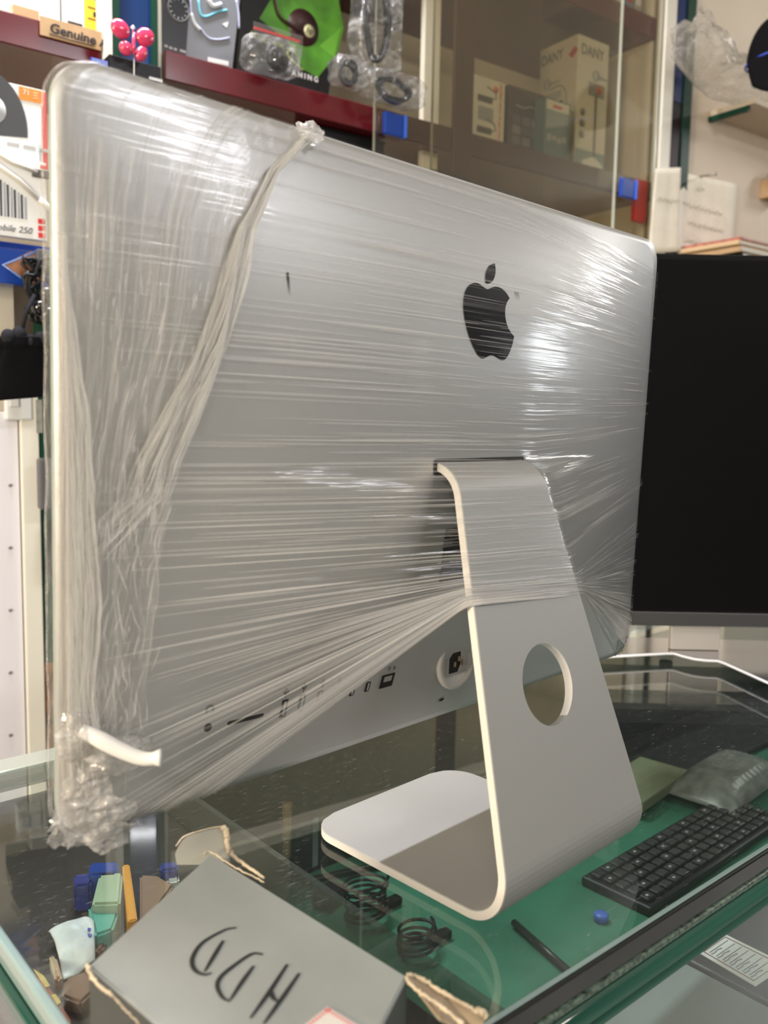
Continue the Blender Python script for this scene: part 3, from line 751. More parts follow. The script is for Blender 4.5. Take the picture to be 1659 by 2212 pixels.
tube('front_bead', [(CX0, CY0+.004, -.0445), (CX1, CY0+.004, -.0445)], .0062, gedge, ctr, 20)
box('left_edge', (CX0-.007, CX0, CY0, CY1, -GT-.006, 0), gedgeb, ctr, .002)
box('left_edge_lower', (CX0-.012, CX0-.001, CY0, CY1, -GT-.018, -GT-.007), gedge, ctr, .002)
box('back_rail', (CX0, CX1, CY1, CY1+.035, -.022, -.0005), M('glass_back_rail', (.38, .40, .35), .15, coat=.4), ctr, .003)
box('left_side_glass', (CX0-.008, CX0-.002, CY0+.01, CY1, -.80, -.03), gtop, ctr)
box('front_glass', (CX0, CX1, CY0+.004, CY0+.009, -.80, -.052), glassM('front_pane', (.86, .90, .88)), ctr)
LZc = -.065; XSH = float(onZ(480, 1850, LZc)@KX)
feltm = M('green_baize', (.035, .165, .10), .85, var=.18, vscale=14, bump=.2, bscale=300)
SZ = -.22
box('shelf', (XSH+.008, CX1, CY0+.008, CY1-.01, SZ-.012, SZ), feltm, ctr)
box('lower_board', (CX0, CX1, CY0+.01, CY1, -.82, -.80), M('case_bottom', (.10, .08, .07), .6), ctr)
box('left_shelf', (CX0+.002, XSH, CY0+.03, CY1-.01, LZc-.008, LZc), M('case_shelf_dark', (.035, .025, .022), .4), ctr)
box('divider', (XSH+.001, XSH+.007, CY0+.03, CY1-.02, -.2205, -.03), glassM('divider_glass', (.55, .62, .58), milk=.06), ctr)
box('back_panel', (CX0, CX1, CY1-.005, CY1, -.80, -.03), M('case_back', (.012, .022, .018), .25), ctr)
railm = M('dark_rail', (.04, .045, .042), .3, .5)
for nm, a, b in (('shelf_rail', (640, 1900), (1160, 1790)), ('shelf_rail', (1110, 1985), (1240, 2100))):
    p, q = onZ(*a, SZ+.01), onZ(*b, SZ+.01)
    tube(nm, [(p@KX, p@KY, SZ+.006), (q@KX, q@KY, SZ+.006)], .004, railm, ctr, 8)

def Kz(px, py, z): p = onZ(px, py, z); return p
# ------------------------------------------------------------------ things inside the counter
def inroot(name, label, cat, px, py, rz=0, group=None, z=SZ): return thing(name, label, cat, Kz(px, py, z), KROT+math.radians(rz), group)
kb = inroot('computer_keyboard', 'black computer keyboard lying on the green shelf inside the counter', 'keyboard', 1405, 1985, 2)
box('case', (0, .36, 0, .095, 0, .012), M('keyboard_black', (.018, .019, .02), .4), kb, .003)
km = M('keycap', (.030, .031, .032), .3)
for rI in range(5):
    for c_ in range(17):
        box('key', (.008+c_*.0204, .008+c_*.0204+.0165, .008+rI*.0165, .008+rI*.0165+.013, .012, .017), km, kb, .0015)
        if (c_+rI*2) % 3 == 0: box('key_letter', (.013+c_*.0204, .017+c_*.0204, .013+rI*.0165, .016+rI*.0165, .017, .0172), M('key_print', (.45, .45, .42)), kb)
bxo = inroot('cardboard_box', 'olive cardboard box at the back of the case behind the keyboard', 'box', 1420, 1752, 8)
box('carton', (-.05, .11, 0, .08, .013, .030), M('olive_card', (.23, .25, .15), .6, var=.1), bxo, .002)
sl = inroot('shade_slab', 'flat black slab added for shade at the back of the case under the olive box', 'slab', 1290, 1805, 0)  # added slab, black in place of shade and the monitor's reflection
box('cover', (.03, .95, .01, .23, .0005, .012), M('shade_black', (.012, .014, .013), .7, var=.3, vscale=40), sl, .005)
bw = inroot('bubble_wrap_bag', 'grey bubble wrap bag at the far right of the case', 'bag', 1600, 1800, 5)
bw.location.z += .0125
bm = bmesh.new(); bmesh.ops.create_grid(bm, x_segments=44, y_segments=30, size=1)
for v in bm.verts:
    X_, Y_ = v.co.x, v.co.y; e_ = (1-abs(X_)**4)*(1-abs(Y_)**4)
    v.co = Vector((X_*.11+.13, Y_*.055+.075, .002+.028*e_+.003*abs(math.sin(X_*45)*math.sin(Y_*28))*e_))
bmesh.ops.solidify(bm, geom=bm.faces, thickness=.001)
bmobj('wrap', bm, M('grey_bubble_film', (.24, .24, .22), .3, var=.3, vscale=60), bw, True)
# cables
def coil(label, px, py, r, z=SZ, turns=4, seed=1, name='coiled_cable', th=.0025, mat=black):
    t_ = inroot(name, label, 'cable', px, py, 0, None, z); pts = []
    for i in range(turns*22+1):
        a = i/22*2*math.pi; q = noise.noise(Vector((i*.12, seed, 0)))
        pts.append((math.cos(a)*r*(1+.25*q), math.sin(a)*r*(.75+.2*q), th+.001+i*.00035))
    tube('cord', pts, th, mat, t_, 7)
    box('plug', (r*.8, r*.8+.03, -.006, .006, .001, .011), mat, t_, .002); return t_
coil('black cable coiled below the stand near the torn box end', 900, 2060, .022, seed=3, th=.0018)
coil('black cable heap behind the coiled one in the case', 790, 1985, .026, seed=8, turns=6, th=.0018)
ad = inroot('power_adapter', 'black power adapter among the cables in the case', 'adapter', 712, 1950, 20)
box('block', (-.022, .018, -.012, .012, .0005, .018), black, ad, .004); tube('lead', [(.018, 0, .008), (.022, .015, .005), (.02, .03, .003)], .0018, black, ad)
bc = inroot('bottle_cap', 'small blue cap on the green shelf in front of the keyboard', 'cap', 1298, 1990, 0)
lathe('shell', [(0, .0005), (.008, .0005), (.0085, .008), (.007, .010), (0, .010)], M('cap_blue', (.06, .14, .55), .4), bc, 18)
pb = inroot('plain_box', 'pale grey green block added for a reflection behind the stand in the case', 'box', 880, 1790, 3)  # added block, its pale colour stands for a reflection in the glass
box('carton', (-.17, .07, 0, .06, .0005, .07), M('reflection_pale_green', (.22, .27, .24), .5, var=.08), pb, .003)  # body of the added block, stands for the reflection
br = inroot('paint_brush', 'thin brush with wooden handle leaning in the case left of the stand', 'brush', 618, 1900, 0)
tube('handle', [(0, 0, .03), (-.002, -.004, .10)], .006, M('brush_wood', (.40, .24, .10), .5), br); tube('bristles', [(0, 0, 0.0005), (0, 0, .03)], [.004, .006], black, br)
# clutter on the high shelf at the left
LZ = -.065
def flatthing(name, label, cat, quad, h, mat, part='carton', bev=.002):
    P = [onZ(x, y, LZ+h) for x, y in quad]; c_ = sum(P)/len(P); t2 = thing(name, label, cat, (c_[0], c_[1], LZ+.0005))
    prism(part, [p-np.array(t2.location) for p in P], (0, 0, -(h-.001)), mat, t2, bev); return t2
flatthing('carton_box', 'pale sage carton between the white packet and the orange pencil', 'box', [(215, 1884), (266, 1884), (260, 1950), (198, 1952)], .028, M('sage_card', (.36, .46, .32), .5))
flatthing('carton_box', 'teal green carton in front of the sage one inside the counter', 'box', [(190, 1956), (262, 1954), (244, 2006), (205, 2020)], .020, M('teal_card', (.08, .38, .31), .5))
flatthing('carton_box', 'brown carton right of the orange pencil in the case', 'box', [(302, 1888), (342, 1890), (376, 1910), (334, 1968), (302, 1990)], .022, M('brown_card', (.30, .17, .10), .6))
flatthing('pencil', 'thick orange pencil lying among the cartons under the glass', 'pencil', [(264, 1868), (280, 1866), (297, 1985), (276, 1990)], .034, M('pencil_orange', (.75, .33, .05), .5), 'shaft', .001)
flatthing('plastic_tub', 'bright blue plastic tub at the back below the wrapped corner', 'tub', [(195, 1862), (256, 1860), (252, 1884), (190, 1888)], .03, bluep, 'tub')
flatthing('plastic_tub', 'dark blue tub left of the sage carton', 'tub', [(158, 1888), (208, 1884), (196, 1908), (160, 1912)], .025, M('violet_blue_plastic', (.03, .04, .26), .3), 'tub')
flatthing('plastic_tub', 'small violet blue lid beside the raised grey flap', 'tub', [(345, 1862), (386, 1860), (384, 1876), (347, 1879)], .03, M('violet_blue_plastic', (.03, .04, .26)), 'lid')
flatthing('small_bottle', 'small white bottle just left of the grey cardboard flap', 'bottle', [(352, 1882), (384, 1879), (388, 1900), (362, 1904)], .022, white, 'body')
flatthing('tan_stick', 'tan wooden piece below the white packet', 'stick', [(106, 2058), (122, 2064), (136, 2112), (118, 2114)], .012, M('tan_card', (.50, .38, .25), .6), 'wood')
flatthing('wallet', 'brown leather wallet lying left of the grey box corner', 'wallet', [(140, 2112), (186, 2095), (212, 2130), (175, 2165), (132, 2150)], .012, M('tan_packet', (.20, .10, .065), .5), 'leather')
flatthing('carton_box', 'dark brown carton touching the grey box corner below the teal one', 'box', [(206, 2016), (240, 2012), (222, 2050), (206, 2055)], .012, M('brown_card_dark', (.16, .085, .05), .6))
t_ = flatthing('snack_packet', 'red brown packet with yellow print by the left glass edge', 'packet', [(66, 2090), (96, 2108), (156, 2200), (150, 2230), (112, 2230)], .014, M('brown_packet', (.34, .09, .04), .35, var=.4, vscale=30), 'pouch', .003)
for qd in ([(110, 2150), (120, 2148), (132, 2166), (124, 2172)], [(72, 2094), (94, 2108), (108, 2130), (98, 2134)]):
    prism('yellow_print', [onZ(x, y, LZ+.0141)-np.array(t_.location) for x, y in qd], (0, 0, .0004), M('packet_yellow', (.6, .42, .12)), t_)
P = [onZ(x, y, LZ+.018) for x, y in [(104, 1998), (165, 1956), (203, 1985), (205, 2042), (137, 2072)]]; c_ = sum(P)/5
t_ = thing('packet', 'crumpled white packet with small blue print inside the counter', 'packet', (c_[0], c_[1], LZ+.0005)); Pc = [p-np.array(t_.location) for p in P]
bm = bmesh.new(); vs_ = [bm.verts.new(p) for p in Pc]; bm.faces.new(vs_)
for _ in range(4): bmesh.ops.triangulate(bm, faces=bm.faces); bmesh.ops.subdivide_edges(bm, edges=list(bm.edges), cuts=1, use_grid_fill=True)
cc = Vector((0, 0, .0175))
for v_ in bm.verts: d_ = (v_.co-cc).length; v_.co.z = .002+.020*max(0, 1-(d_/.030)**2)+.003*noise.noise(v_.co*90)
bmesh.ops.solidify(bm, geom=bm.faces, thickness=.0012); bmobj('pouch', bm, M('white_packet', (.85, .86, .90), .4), t_, True)
for qd in ([(190, 2005), (197, 2007), (195, 2013), (189, 2011)], [(190, 2018), (199, 2020), (197, 2026), (191, 2024)]):
    prism('blue_print', [onZ(x, y, LZ+.022)-np.array(t_.location) for x, y in qd], (0, 0, .0006), M('blue_ink', (.03, .08, .45)), t_)

# laptops on the front of the shelf, seen under the rim
lp = thing('laptop', 'closed grey laptop on the shelf under the front rim of the counter', 'laptop', K(-.02, -.038, SZ+.0005), KROT)
box('lower_case', (0, .295, 0, .118, .002, .010), M('laptop_dark_base', (.03, .03, .032), .4), lp, .003)
box('lid', (0, .295, 0, .118, .0105, .016), M('laptop_grey_lid', (.40, .43, .42), .35, .3), lp, .003)
for x_ in (.02, .27): lathe('rubber_foot', [(0, 0), (.006, 0), (.006, .002), (0, .002)], black, lp, 12, 'z', (x_, .02, 0))
lp = thing('laptop', 'black laptop with a white paper card on its lid beside the grey laptop', 'laptop', K(.281, -.038, SZ+.0005), KROT)
box('lower_case', (0, .30, 0, .12, .002, .010), M('laptop_dark_base', (.03, .03, .032), .4), lp, .003)
box('lid', (0, .30, 0, .12, .0105, .016), M('laptop_black_lid', (.035, .033, .033), .35), lp, .003)
cz = SZ+.0172
cq = [Kz(*q, cz) for q in [(1504, 2056), (1562, 2017), (1700, 2085), (1632, 2132)]]
cdt = thing('paper_card', 'white price card with red border on the black laptop in the counter', 'card', cq[0], 0)
cl = [c-cq[0] for c in cq]
prism('card', cl, (0, 0, .0008), M('card_paper', (.82, .80, .76), .5), cdt)
def cpt(a, b, z=.0010): return cl[0]*(1-a)*(1-b)+cl[1]*(1-a)*b+cl[3]*a*(1-b)+cl[2]*a*b+np.array([0, 0, z])
brd = [cpt(.08, .10), cpt(.92, .10), cpt(.92, .9), cpt(.08, .9)]
tube('printed_border', brd+[brd[0]], .0006, M('maroon_ink', (.25, .02, .03)), cdt, 4)
for k in range(7): tube('ruled_line', [cpt(.15+.11*k, .18), cpt(.15+.11*k, .84)], .0004, ink, cdt, 4)
for k in range(7): tube('pen_note', [cpt(.19+.11*k, .15), cpt(.20+.11*k, .28), cpt(.18+.11*k, .36), cpt(.20+.11*k, .5+.04*(k % 3))], .0009, M('grey_pen', (.35, .35, .4)), cdt, 4)

# ================================================================== GREY BOX WITH "HDD"
def zat(px, py, z): return onZ(px, py, z)
hb = thing('cardboard_box', 'worn grey cardboard box marked HDD in pen at the near corner of the counter', 'box', tuple(onZ(455, 1843, .06)*[1, 1, 0]), KROT)
inv2 = Matrix.Rotation(-KROT, 3, 'Z'); o2 = Vector(hb.location)
def toh(P): return np.array(inv2 @ (Vector(P)-o2))
A_ = zat(455, 1843, .062); B_ = zat(190, 2085, .060); C_ = zat(880, 2108, .050)
E_ = B_+(C_-A_)*1.0
def onbox(px, py, off=0):
    nb_ = np.cross(B_-A_, C_-A_); nb_ = nb_/np.linalg.norm(nb_)
    if nb_[2] < 0: nb_ = -nb_
    d = ray(px, py); return CAMP+d*(((A_+nb_*off)-CAMP)@nb_)/(d@nb_)
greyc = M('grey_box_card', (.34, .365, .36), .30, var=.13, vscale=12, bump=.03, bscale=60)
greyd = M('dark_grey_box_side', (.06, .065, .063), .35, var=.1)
top = [toh(p) for p in (A_, B_, E_, C_)]
bot = [np.array([p[0], p[1], .0006]) for p in top]
V = top+bot; Fc = [(0, 1, 2, 3), (7, 6, 5, 4), (0, 4, 5, 1), (1, 5, 6, 2), (2, 6, 7, 3), (3, 7, 4, 0)]
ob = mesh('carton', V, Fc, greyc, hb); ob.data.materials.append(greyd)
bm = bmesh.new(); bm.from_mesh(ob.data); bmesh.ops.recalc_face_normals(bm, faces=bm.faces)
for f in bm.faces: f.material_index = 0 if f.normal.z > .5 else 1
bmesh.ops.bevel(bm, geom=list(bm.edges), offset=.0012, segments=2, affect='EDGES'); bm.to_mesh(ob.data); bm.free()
def stroke(name, pts, rad, mat, par, off=.0004):
    P = [toh(onbox(x*.4219, 1650+y*.4219, off)) for x, y in spline(pts, 6)]
    n = len(P); R_ = [rad*(.55+.6*math.sin(math.pi*min(1, (i+1)/n*1.0))) for i in range(n)]
    return tube(name, P, R_, mat, par, 6, flat=.25, up=(0, 0, 1))
pen = M('marker_ink', (.02, .021, .022), .5)
for s_ in ([(1210, 838), (1150, 850), (1040, 912), (990, 980), (985, 1030), (1010, 1065), (1050, 1078), (1082, 1070)], [(1142, 905), (1100, 975), (1048, 1062)],
           [(1347, 975), (1290, 972), (1200, 1030), (1130, 1090), (1113, 1140), (1140, 1195), (1178, 1215)], [(1298, 1035), (1240, 1115), (1180, 1205)],
           [(1470, 1027), (1380, 1165), (1283, 1300)], [(1532, 1072), (1440, 1205), (1350, 1330)], [(1385, 1150), (1398, 1195), (1420, 1215)]):
    stroke('pen_stroke', s_, .0011, pen, hb)
# torn board edges
def torn(name, pxpts, zs, wd, par, seed, mat=tornc, wz=.0022):
    P = [toh(zat(x, y, z)) for (x, y), z in zip(pxpts, zs)]; P = spline(P, 12)
    P = [p+np.array([noise.noise(Vector((i*.7, seed, k)))*.0012 for k in range(3)]) for i, p in enumerate(P)]
    R_ = [wd*(.7+.8*abs(noise.noise(Vector((i*.9, seed+3, 0))))) for i in range(len(P))]
    return tube(name, P, R_, mat, par, 6)
torn('torn_edge', [(187, 2083), (196, 2105), (215, 2130), (243, 2150)], [.0605, .060, .060, .060], .0011, hb, 3)
torn('torn_edge', [(243, 2150), (262, 2172), (300, 2212)], [.060, .060, .059], .0004, hb, 4)
torn('torn_edge', [(440, 1845), (456, 1841), (505, 1872), (570, 1905)], [.062, .0622, .0615, .0605], .0006, hb, 6)
# raised flap behind the upper corner
fl = [(382, 1868), (378, 1845), (388, 1822), (410, 1802), (450, 1790), (482, 1785), (490, 1800), (494, 1835), (497, 1868)]
FZ = [.060, .068, .075, .081, .085, .087, .083, .072, .060]
P = [toh(CAMP+ray(x, y)*((np.linalg.norm(zat(440, 1850, .062)-CAMP)+.012)/np.linalg.norm(ray(x, y)))) for x, y in fl]
prism('flap', P, (.0012, .0012, 0), M('flap_card', (.30, .30, .26), .45, var=.1), hb)
def flapedge(px): return [toh(CAMP+ray(x, y)*((np.linalg.norm(zat(440, 1850, .062)-CAMP)+.011)/np.linalg.norm(ray(x, y)))) for x, y in px]
P = spline(flapedge([(380, 1828), (400, 1806), (450, 1790), (482, 1785)]), 8)
tube('torn_edge', P, .0005, tornc, hb, 6)
P = spline(flapedge([(482, 1785), (490, 1800), (492, 1830), (505, 1850)])+[toh(zat(535, 1872, .061)), toh(zat(570, 1897, .060))], 8)
P = [p+np.array([noise.noise(Vector((i*.5, 9, k)))*.0015 for k in range(3)]) for i, p in enumerate(P)]
tube('torn_edge', P, [.0022*(1-.6*i/len(P)) for i in range(len(P))], tornc, hb, 6)
# open torn end flap on the right
def sheet(name, q, mat, par, th=.0012):
    P = [toh(zat(x, y, z)) for x, y, z in q]; n3 = np.cross(P[1]-P[0], P[2]-P[0]); n3 = n3/np.linalg.norm(n3)
    return prism(name, P, n3*th, mat, par)
sheet('end_flap', [(878, 2108, .050), (905, 2118, .047), (960, 2150, .044), (1048, 2195, .040), (1040, 2240, .03), (950, 2200, .042)], M('inner_card', (.34, .27, .19), .9), hb)
torn('torn_edge', [(878, 2105), (905, 2112), (950, 2140), (1000, 2168), (1046, 2192)], [.050, .048, .046, .043, .041], .0013, hb, 12)
torn('torn_edge', [(876, 2112), (900, 2138), (950, 2172), (1000, 2212)], [.050, .048, .046, .044], .0012, hb, 15)
torn('torn_edge', [(1030, 2182), (1040, 2186), (1048, 2196)], [.043, .042, .041], .0024, hb, 18)
# white label with red dashes
lq = [toh(onbox(*q, .0004)) for q in [(708, 2176), (790, 2225), (700, 2290), (625, 2240)]]
lab = prism('paper_label', lq, (0, 0, .0003), M('label_paper', (.75, .73, .70), .5), hb)
for k in range(12):
    a = lq[0]+(lq[1]-lq[0])*(k+.3)/12; b = lq[0]+(lq[1]-lq[0])*(k+.65)/12; dn = (lq[3]-lq[0])*.12
    for u0, u1, qa, qb in ((.25, .9, a, b),):
        prism('red_dash', [qa+dn*u0, qb+dn*u0, qb+dn*u1, qa+dn*u1], (0, 0, .0005), redk, lab)
    a = lq[0]+(lq[3]-lq[0])*(k+.3)/12; b = lq[0]+(lq[3]-lq[0])*(k+.65)/12; dn = (lq[1]-lq[0])*.12
    prism('red_dash', [a+dn*.25, b+dn*.25, b+dn*.9, a+dn*.9], (0, 0, .0005), redk, lab)

# ================================================================== WALL CABINETS (cabinet coordinates)
cab = thing('wall_cabinet', 'cream wall cabinet with dark red shelf fronts and tinted glass doors behind the computer', 'cabinet', (0, 0, 0), BROT)
SA0, SA1, SB0, SB1 = .935, .985, 1.348, 1.40
YB2 = YC+.385
cream2 = M('cabinet_interior', (.86, .80, .66), .6, var=.05, vscale=3)
box('back_panel', (.135, 1.50, YB2, YB2+.01, -.9, 1.9), cream2, cab)
box('side_panel', (.13, .145, YC+.012, YB2, -.9, 1.9), cream2, cab)
box('side_panel', (1.50, 1.512, YC+.012, YB2, -.9, 1.9), cream2, cab)
for z0, z1 in ((SA0, SA1), (SB0, SB1)):
    box('shelf', (.146, 1.499, YC+.0, YB2, z0, z1), redm, cab, .002)
box('shelf', (.146, 1.499, YC+.0, YB2, .50, .53), cream2, cab)
box('shelf', (.146, 1.499, YC+.0, YB2, 1.78, 1.81), cream2, cab)
box('divider_post', (.806, .860, YC-.012, YC-.001, -.9, 1.9), brownm, cab, .001)
box('shelf_front', (.60, 1.499, YC-.006, YC-.001, SA0+.002, SA1-.002), brownm, cab)
box('door_stile', (.752, .796, YC+.03, YC+.045, SA1, SB0), creamw, cab, .001)
box('door_stile', (.752, .796, YC+.03, YC+.045, .54, SA0), creamw, cab, .001)
box('post', (1.500, 1.543, YC-.03, YC, -.9, 1.9), creamw, cab, .002)
box('post_inlay', (1.543, 1.595, YC-.022, YC, 1.20, 1.9), bluem, cab, .001)
box('post_inlay', (1.543, 1.595, YC-.022, YC, -.9, 1.199), M('maroon_black_strip', (.014, .006, .008), .45, spec=.15), cab, .001)
box('corner_strip', (1.595, 1.631, YC-.026, YC, -.9, 1.9), greenm, cab, .001)
for lab, xa, xb, yy in (('front', .577, 1.324, YC-.034), ('rear', .735, 1.49, YC-.024)):
    g = box('glass_door', (xa, xb, yy, yy+.005, .56, 1.86), gpane, cab)
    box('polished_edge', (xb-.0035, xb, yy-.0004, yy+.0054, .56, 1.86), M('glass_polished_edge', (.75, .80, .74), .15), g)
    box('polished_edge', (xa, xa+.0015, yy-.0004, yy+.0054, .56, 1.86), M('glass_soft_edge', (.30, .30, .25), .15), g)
def clip(x0, x1, z0, z1, yy):
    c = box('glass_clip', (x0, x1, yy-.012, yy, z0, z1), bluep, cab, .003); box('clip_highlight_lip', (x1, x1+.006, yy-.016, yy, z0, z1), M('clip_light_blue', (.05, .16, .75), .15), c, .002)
a, b = BP(828, 240, YC-.04), BP(868, 300, YC-.04); clip(a[0], b[0], b[2], a[2], YC-.035)
a, b = BP(1340, 383, YC-.04), BP(1366, 432, YC-.04); clip(a[0], b[0], b[2], a[2], YC-.035)
a, b = BP(1385, 383, YC-.03), BP(1404, 480, YC-.03); box('red_end_cap', (a[0], b[0], YC-.018, YC-.0005, b[2], a[2]), redk, cab, .003)
# left hand cabinet
cl_ = thing('wall_cabinet', 'narrow left wall cabinet with red shelf, white post and lilac lower panel', 'cabinet', (0, 0, 0), BROT)
box('back_panel', (-.9, .034, YC+.30, YC+.31, .37, 1.9), M('beige_back', (.62, .57, .48), .6), cl_)
box('shelf', (-.9, .034, YC, YC+.30, .928, .977), redm, cl_, .002)
box('lower_shelf', (-.9, -.01, YC+.005, YC+.30, .605, .62), bluep, cl_, .002)
box('post', (.035, .049, YC-.012, YC+.30, -.9, 1.9), creamw, cl_, .001)
box('green_frame', (.049, .062, YC-.012, YC+.02, -.9, 1.9), greenm, cl_, .001)
box('blue_panel', (.062, .120, YC+.0, YC+.012, .3, 1.9), M('deep_blue_glass', (.008, .04, .16), .08, coat=.4), cl_)
box('green_frame', (.120, .1295, YC-.012, YC+.02, -.9, 1.9), greenm, cl_, .001)
box('backing', (-.9, -.115, YC+.012, YC+.03, .345, .60), M('beige_back', (.62, .57, .48), .6), cl_)
lowp = box('lower_panel', (-.9, -.117, YC-.004, YC+.012, -.9, .344), whitel, cl_, .001)
for k, z in enumerate((.25, .115, -.02, -.155, -.27)):
    p = BP(22, 1048+k*135, YC-.005); lathe('screw', [(0, -.0025), (.0025, -.0025), (.003, 0), (0, 0)], M('screw_metal', (.3, .3, .28), .4, .8), lowp, 10, 'y', (p[0], YC-.004, p[2]))
box('cream_post', (-.115, -.086, YC-.014, YC+.012, -.9, .40), creamw, cl_, .002)
box('green_strip', (-.085, -.064, YC-.012, YC+.012, BP(90, 1430, YC)[2], .60), greenm, cl_, .001)
rz = BP(90, 1430, YC)[2]
box('rusty_strip', (-.085, -.064, YC-.012, YC+.012, -.9, rz-.0005), M('rusted_metal', (.20, .085, .035), .85, var=.6, vscale=45, bump=.4, bscale=120), cl_, .001)
box('dark_recess', (-.063, .034, YC+.05, YC+.06, -.9, .60), M('recess_dark', (.012, .012, .014), .6), cl_)
# items on the wall: local frame of the cabinets, origin at the front lower left corner
def bitem(name, label, cat, pxl, pxr, pyt, z0, Y, group=None, zfix=None):
    a = BP(pxl, pyt, Y); b = BP(pxr, pyt, Y)
    t_ = thing(name, label, cat, Bw(a[0], Y, z0), BROT, group)
    return t_, b[0]-a[0], a[2]-z0
def decal(name, par, x0, x1, z0, z1, mat, y=-.0006): return box(name, (x0, x1, y, -.0001, z0, z1), mat, par)
def fdisc(name, par, x, z, r, mat, y=-.0006, n=24): return lathe(name, [(0, y), (r, y), (r, 0.0), (0, 0.0)], mat, par, n, 'y', (x, 0, z))
def fpoly(name, par, pts, mat, y=-.0008): return prism(name, [(x, y, z) for x, z in pts], (0, -y*.9, 0), mat, par)
zt = SA1+.0005
# mouse box (leaning)
def local(px, py, Y, z0, a0): p = BP(px, py, Y); return (p[0]-a0, p[2]-z0)
Y1 = YC+.03
a0 = BP(341, 101, Y1)[0]
t_ = thing('product_box', 'grey and black mouse packaging box leaning on the red shelf', 'box', Bw(a0, Y1, zt), BROT)
L1 = lambda x, y: local(x, y, Y1, zt, a0)
wq = BP(500, 143, Y1)[0]-a0; hq = .235; lean_ = .030
fr_ = [(0, 0), (wq, 0), (wq+lean_, hq), (lean_, hq)]
prism('carton', [(x, 0, z) for x, z in fr_], (0, .05, 0), M('packaging_grey', (.17, .18, .20), .3), t_)
fpoly('black_panel', t_, [(0.0005, .001), (wq*.36, .001), (wq*.30+lean_*.9, hq*.95), (lean_, hq*.99)], M('packaging_black', (.01, .01, .012), .3))
gx, gz = L1(385, 20); tube('printed_gauge', [(gx+.020*math.cos(k*.3), -.0012, gz+.020*math.sin(k*.3)) for k in range(21)], .0006, greyp, t_, 5, closed=True)
for k in range(12): tube('gauge_tick', [(gx+r_*math.cos(k*.52), -.0012, gz+r_*math.sin(k*.52)) for r_ in (.014, .018)], .0007, M('packaging_light', (.5, .52, .55)), t_, 4)
for cu_, mt_, r_ in (([(410, -5), (416, 40), (435, 65), (450, 82), (470, 86), (495, 82)], M('print_violet', (.42, .45, .62)), .0016), ([(428, 0), (433, 30), (445, 36), (470, 26), (490, 22)], M('print_cyan', (.15, .55, .72)), .0018),
                      ([(510, 0), (515, 30), (516, 62)], M('print_violet'  , (.42, .45, .62)), .0016), ([(413, 30), (420, 52), (432, 66)], M('packaging_light', (.5, .52, .55)), .003), ([(450, 0), (460, 14), (478, 10)], M('packaging_light', (.5, .52, .55)), .0045)):
    tube('mouse_picture', [(L1(*q)[0], -.001, L1(*q)[1]) for q in spline(cu_, 5)], r_, mt_, t_, 6)
fpoly('arrow_mark', t_, [L1(480, 52), L1(493, 47), L1(490, 60), L1(485, 56)], white)
for k in range(9): x_, z_ = L1(449+k*5, 127+k*1.1); decal('print_letter', t_, x_, x_+.0035, z_-.005, z_+.003, white, -.0012)
for k, (x_, y_) in enumerate([(355, 99), (365, 103), (375, 106), (388, 109), (394, 111)]): q = L1(x_, y_); decal('print_letter', t_, q[0], q[0]+.006, q[1]-.002, q[1]+.002, greyp, -.0012)
# headset box
Y2 = YC+.085; a0 = BP(508, 160, Y2)[0]
t_ = thing('product_box', 'black and green headset packaging box on the red shelf', 'box', Bw(a0, Y2, zt), BROT)
L2 = lambda x, y: local(x, y, Y2, zt, a0)
wq = BP(706, 201, Y2)[0]-a0; hq = .25
prism('carton', [(0, 0, 0), (wq, 0, 0), (wq+.035, 0, hq), (.02, 0, hq)], (0, .09, 0), M('packaging_black', (.01, .01, .012), .3), t_)
fpoly('green_print', t_, [L2(590, -10), L2(560, 40), L2(620, 90), L2(655, 150), L2(686, 168), L2(730, 112), L2(742, 60), L2(725, -30)], M('print_green', (.09, .30, .03), .35, var=.45, vscale=16))
fpoly('green_ray', t_, [L2(690, 100), L2(735, 60), L2(722, 125)], M('print_bright_green', (.16, .48, .05), .35), -.0011)
hpm = M('headphone_print', (.05, .022, .024), .4)
tube('headphone_picture', [(L2(*q)[0], -.001, L2(*q)[1]) for q in spline([(590, 0), (600, 35), (622, 55), (645, 70)], 6)], [.009]*10+[.012]*9, hpm, t_, 8, flat=.2)
x_, z_ = L2(655, 60); hc_ = fdisc('headphone_cup_picture', t_, x_, z_, .036, hpm, -.0016); x_, z_ = L2(667, 68)
bd = fdisc('round_badge', t_, x_, z_, .0125, M('badge_cream', (.62, .62, .36), .4), -.0024)
text('badge_letters', 'hp', ink, t_, FRONT(x_-.008, -.0026, z_-.004) , .016, .0002, shear=.3)
tube('green_microphone_wire', [(L2(*q)[0], -.0012, L2(*q)[1]) for q in spline([(638, 100), (620, 115), (635, 135), (655, 152)], 6)], .0014, M('print_lime', (.45, .62, .05), .4), t_, 6)
tube('mic_boom_picture', [(L2(*q)[0], -.0012, L2(*q)[1]) for q in spline([(570, 75), (600, 84), (628, 80), (645, 68)], 6)], .0018, hpm, t_, 6)
x_, z_ = L2(537, 72); text('print_title', 'ADSET 600', M('print_lime', (.45, .62, .05)), t_, FRONT(x_, -.0012, z_-.004) @ Matrix.Rotation(-.12, 4, 'Z'), .0165, .0002)
x_, z_ = L2(630, 158); text('print_word', 'A M I N G', white, t_, FRONT(x_, -.0012, z_-.004), .0145, .0002, bold=.0004)
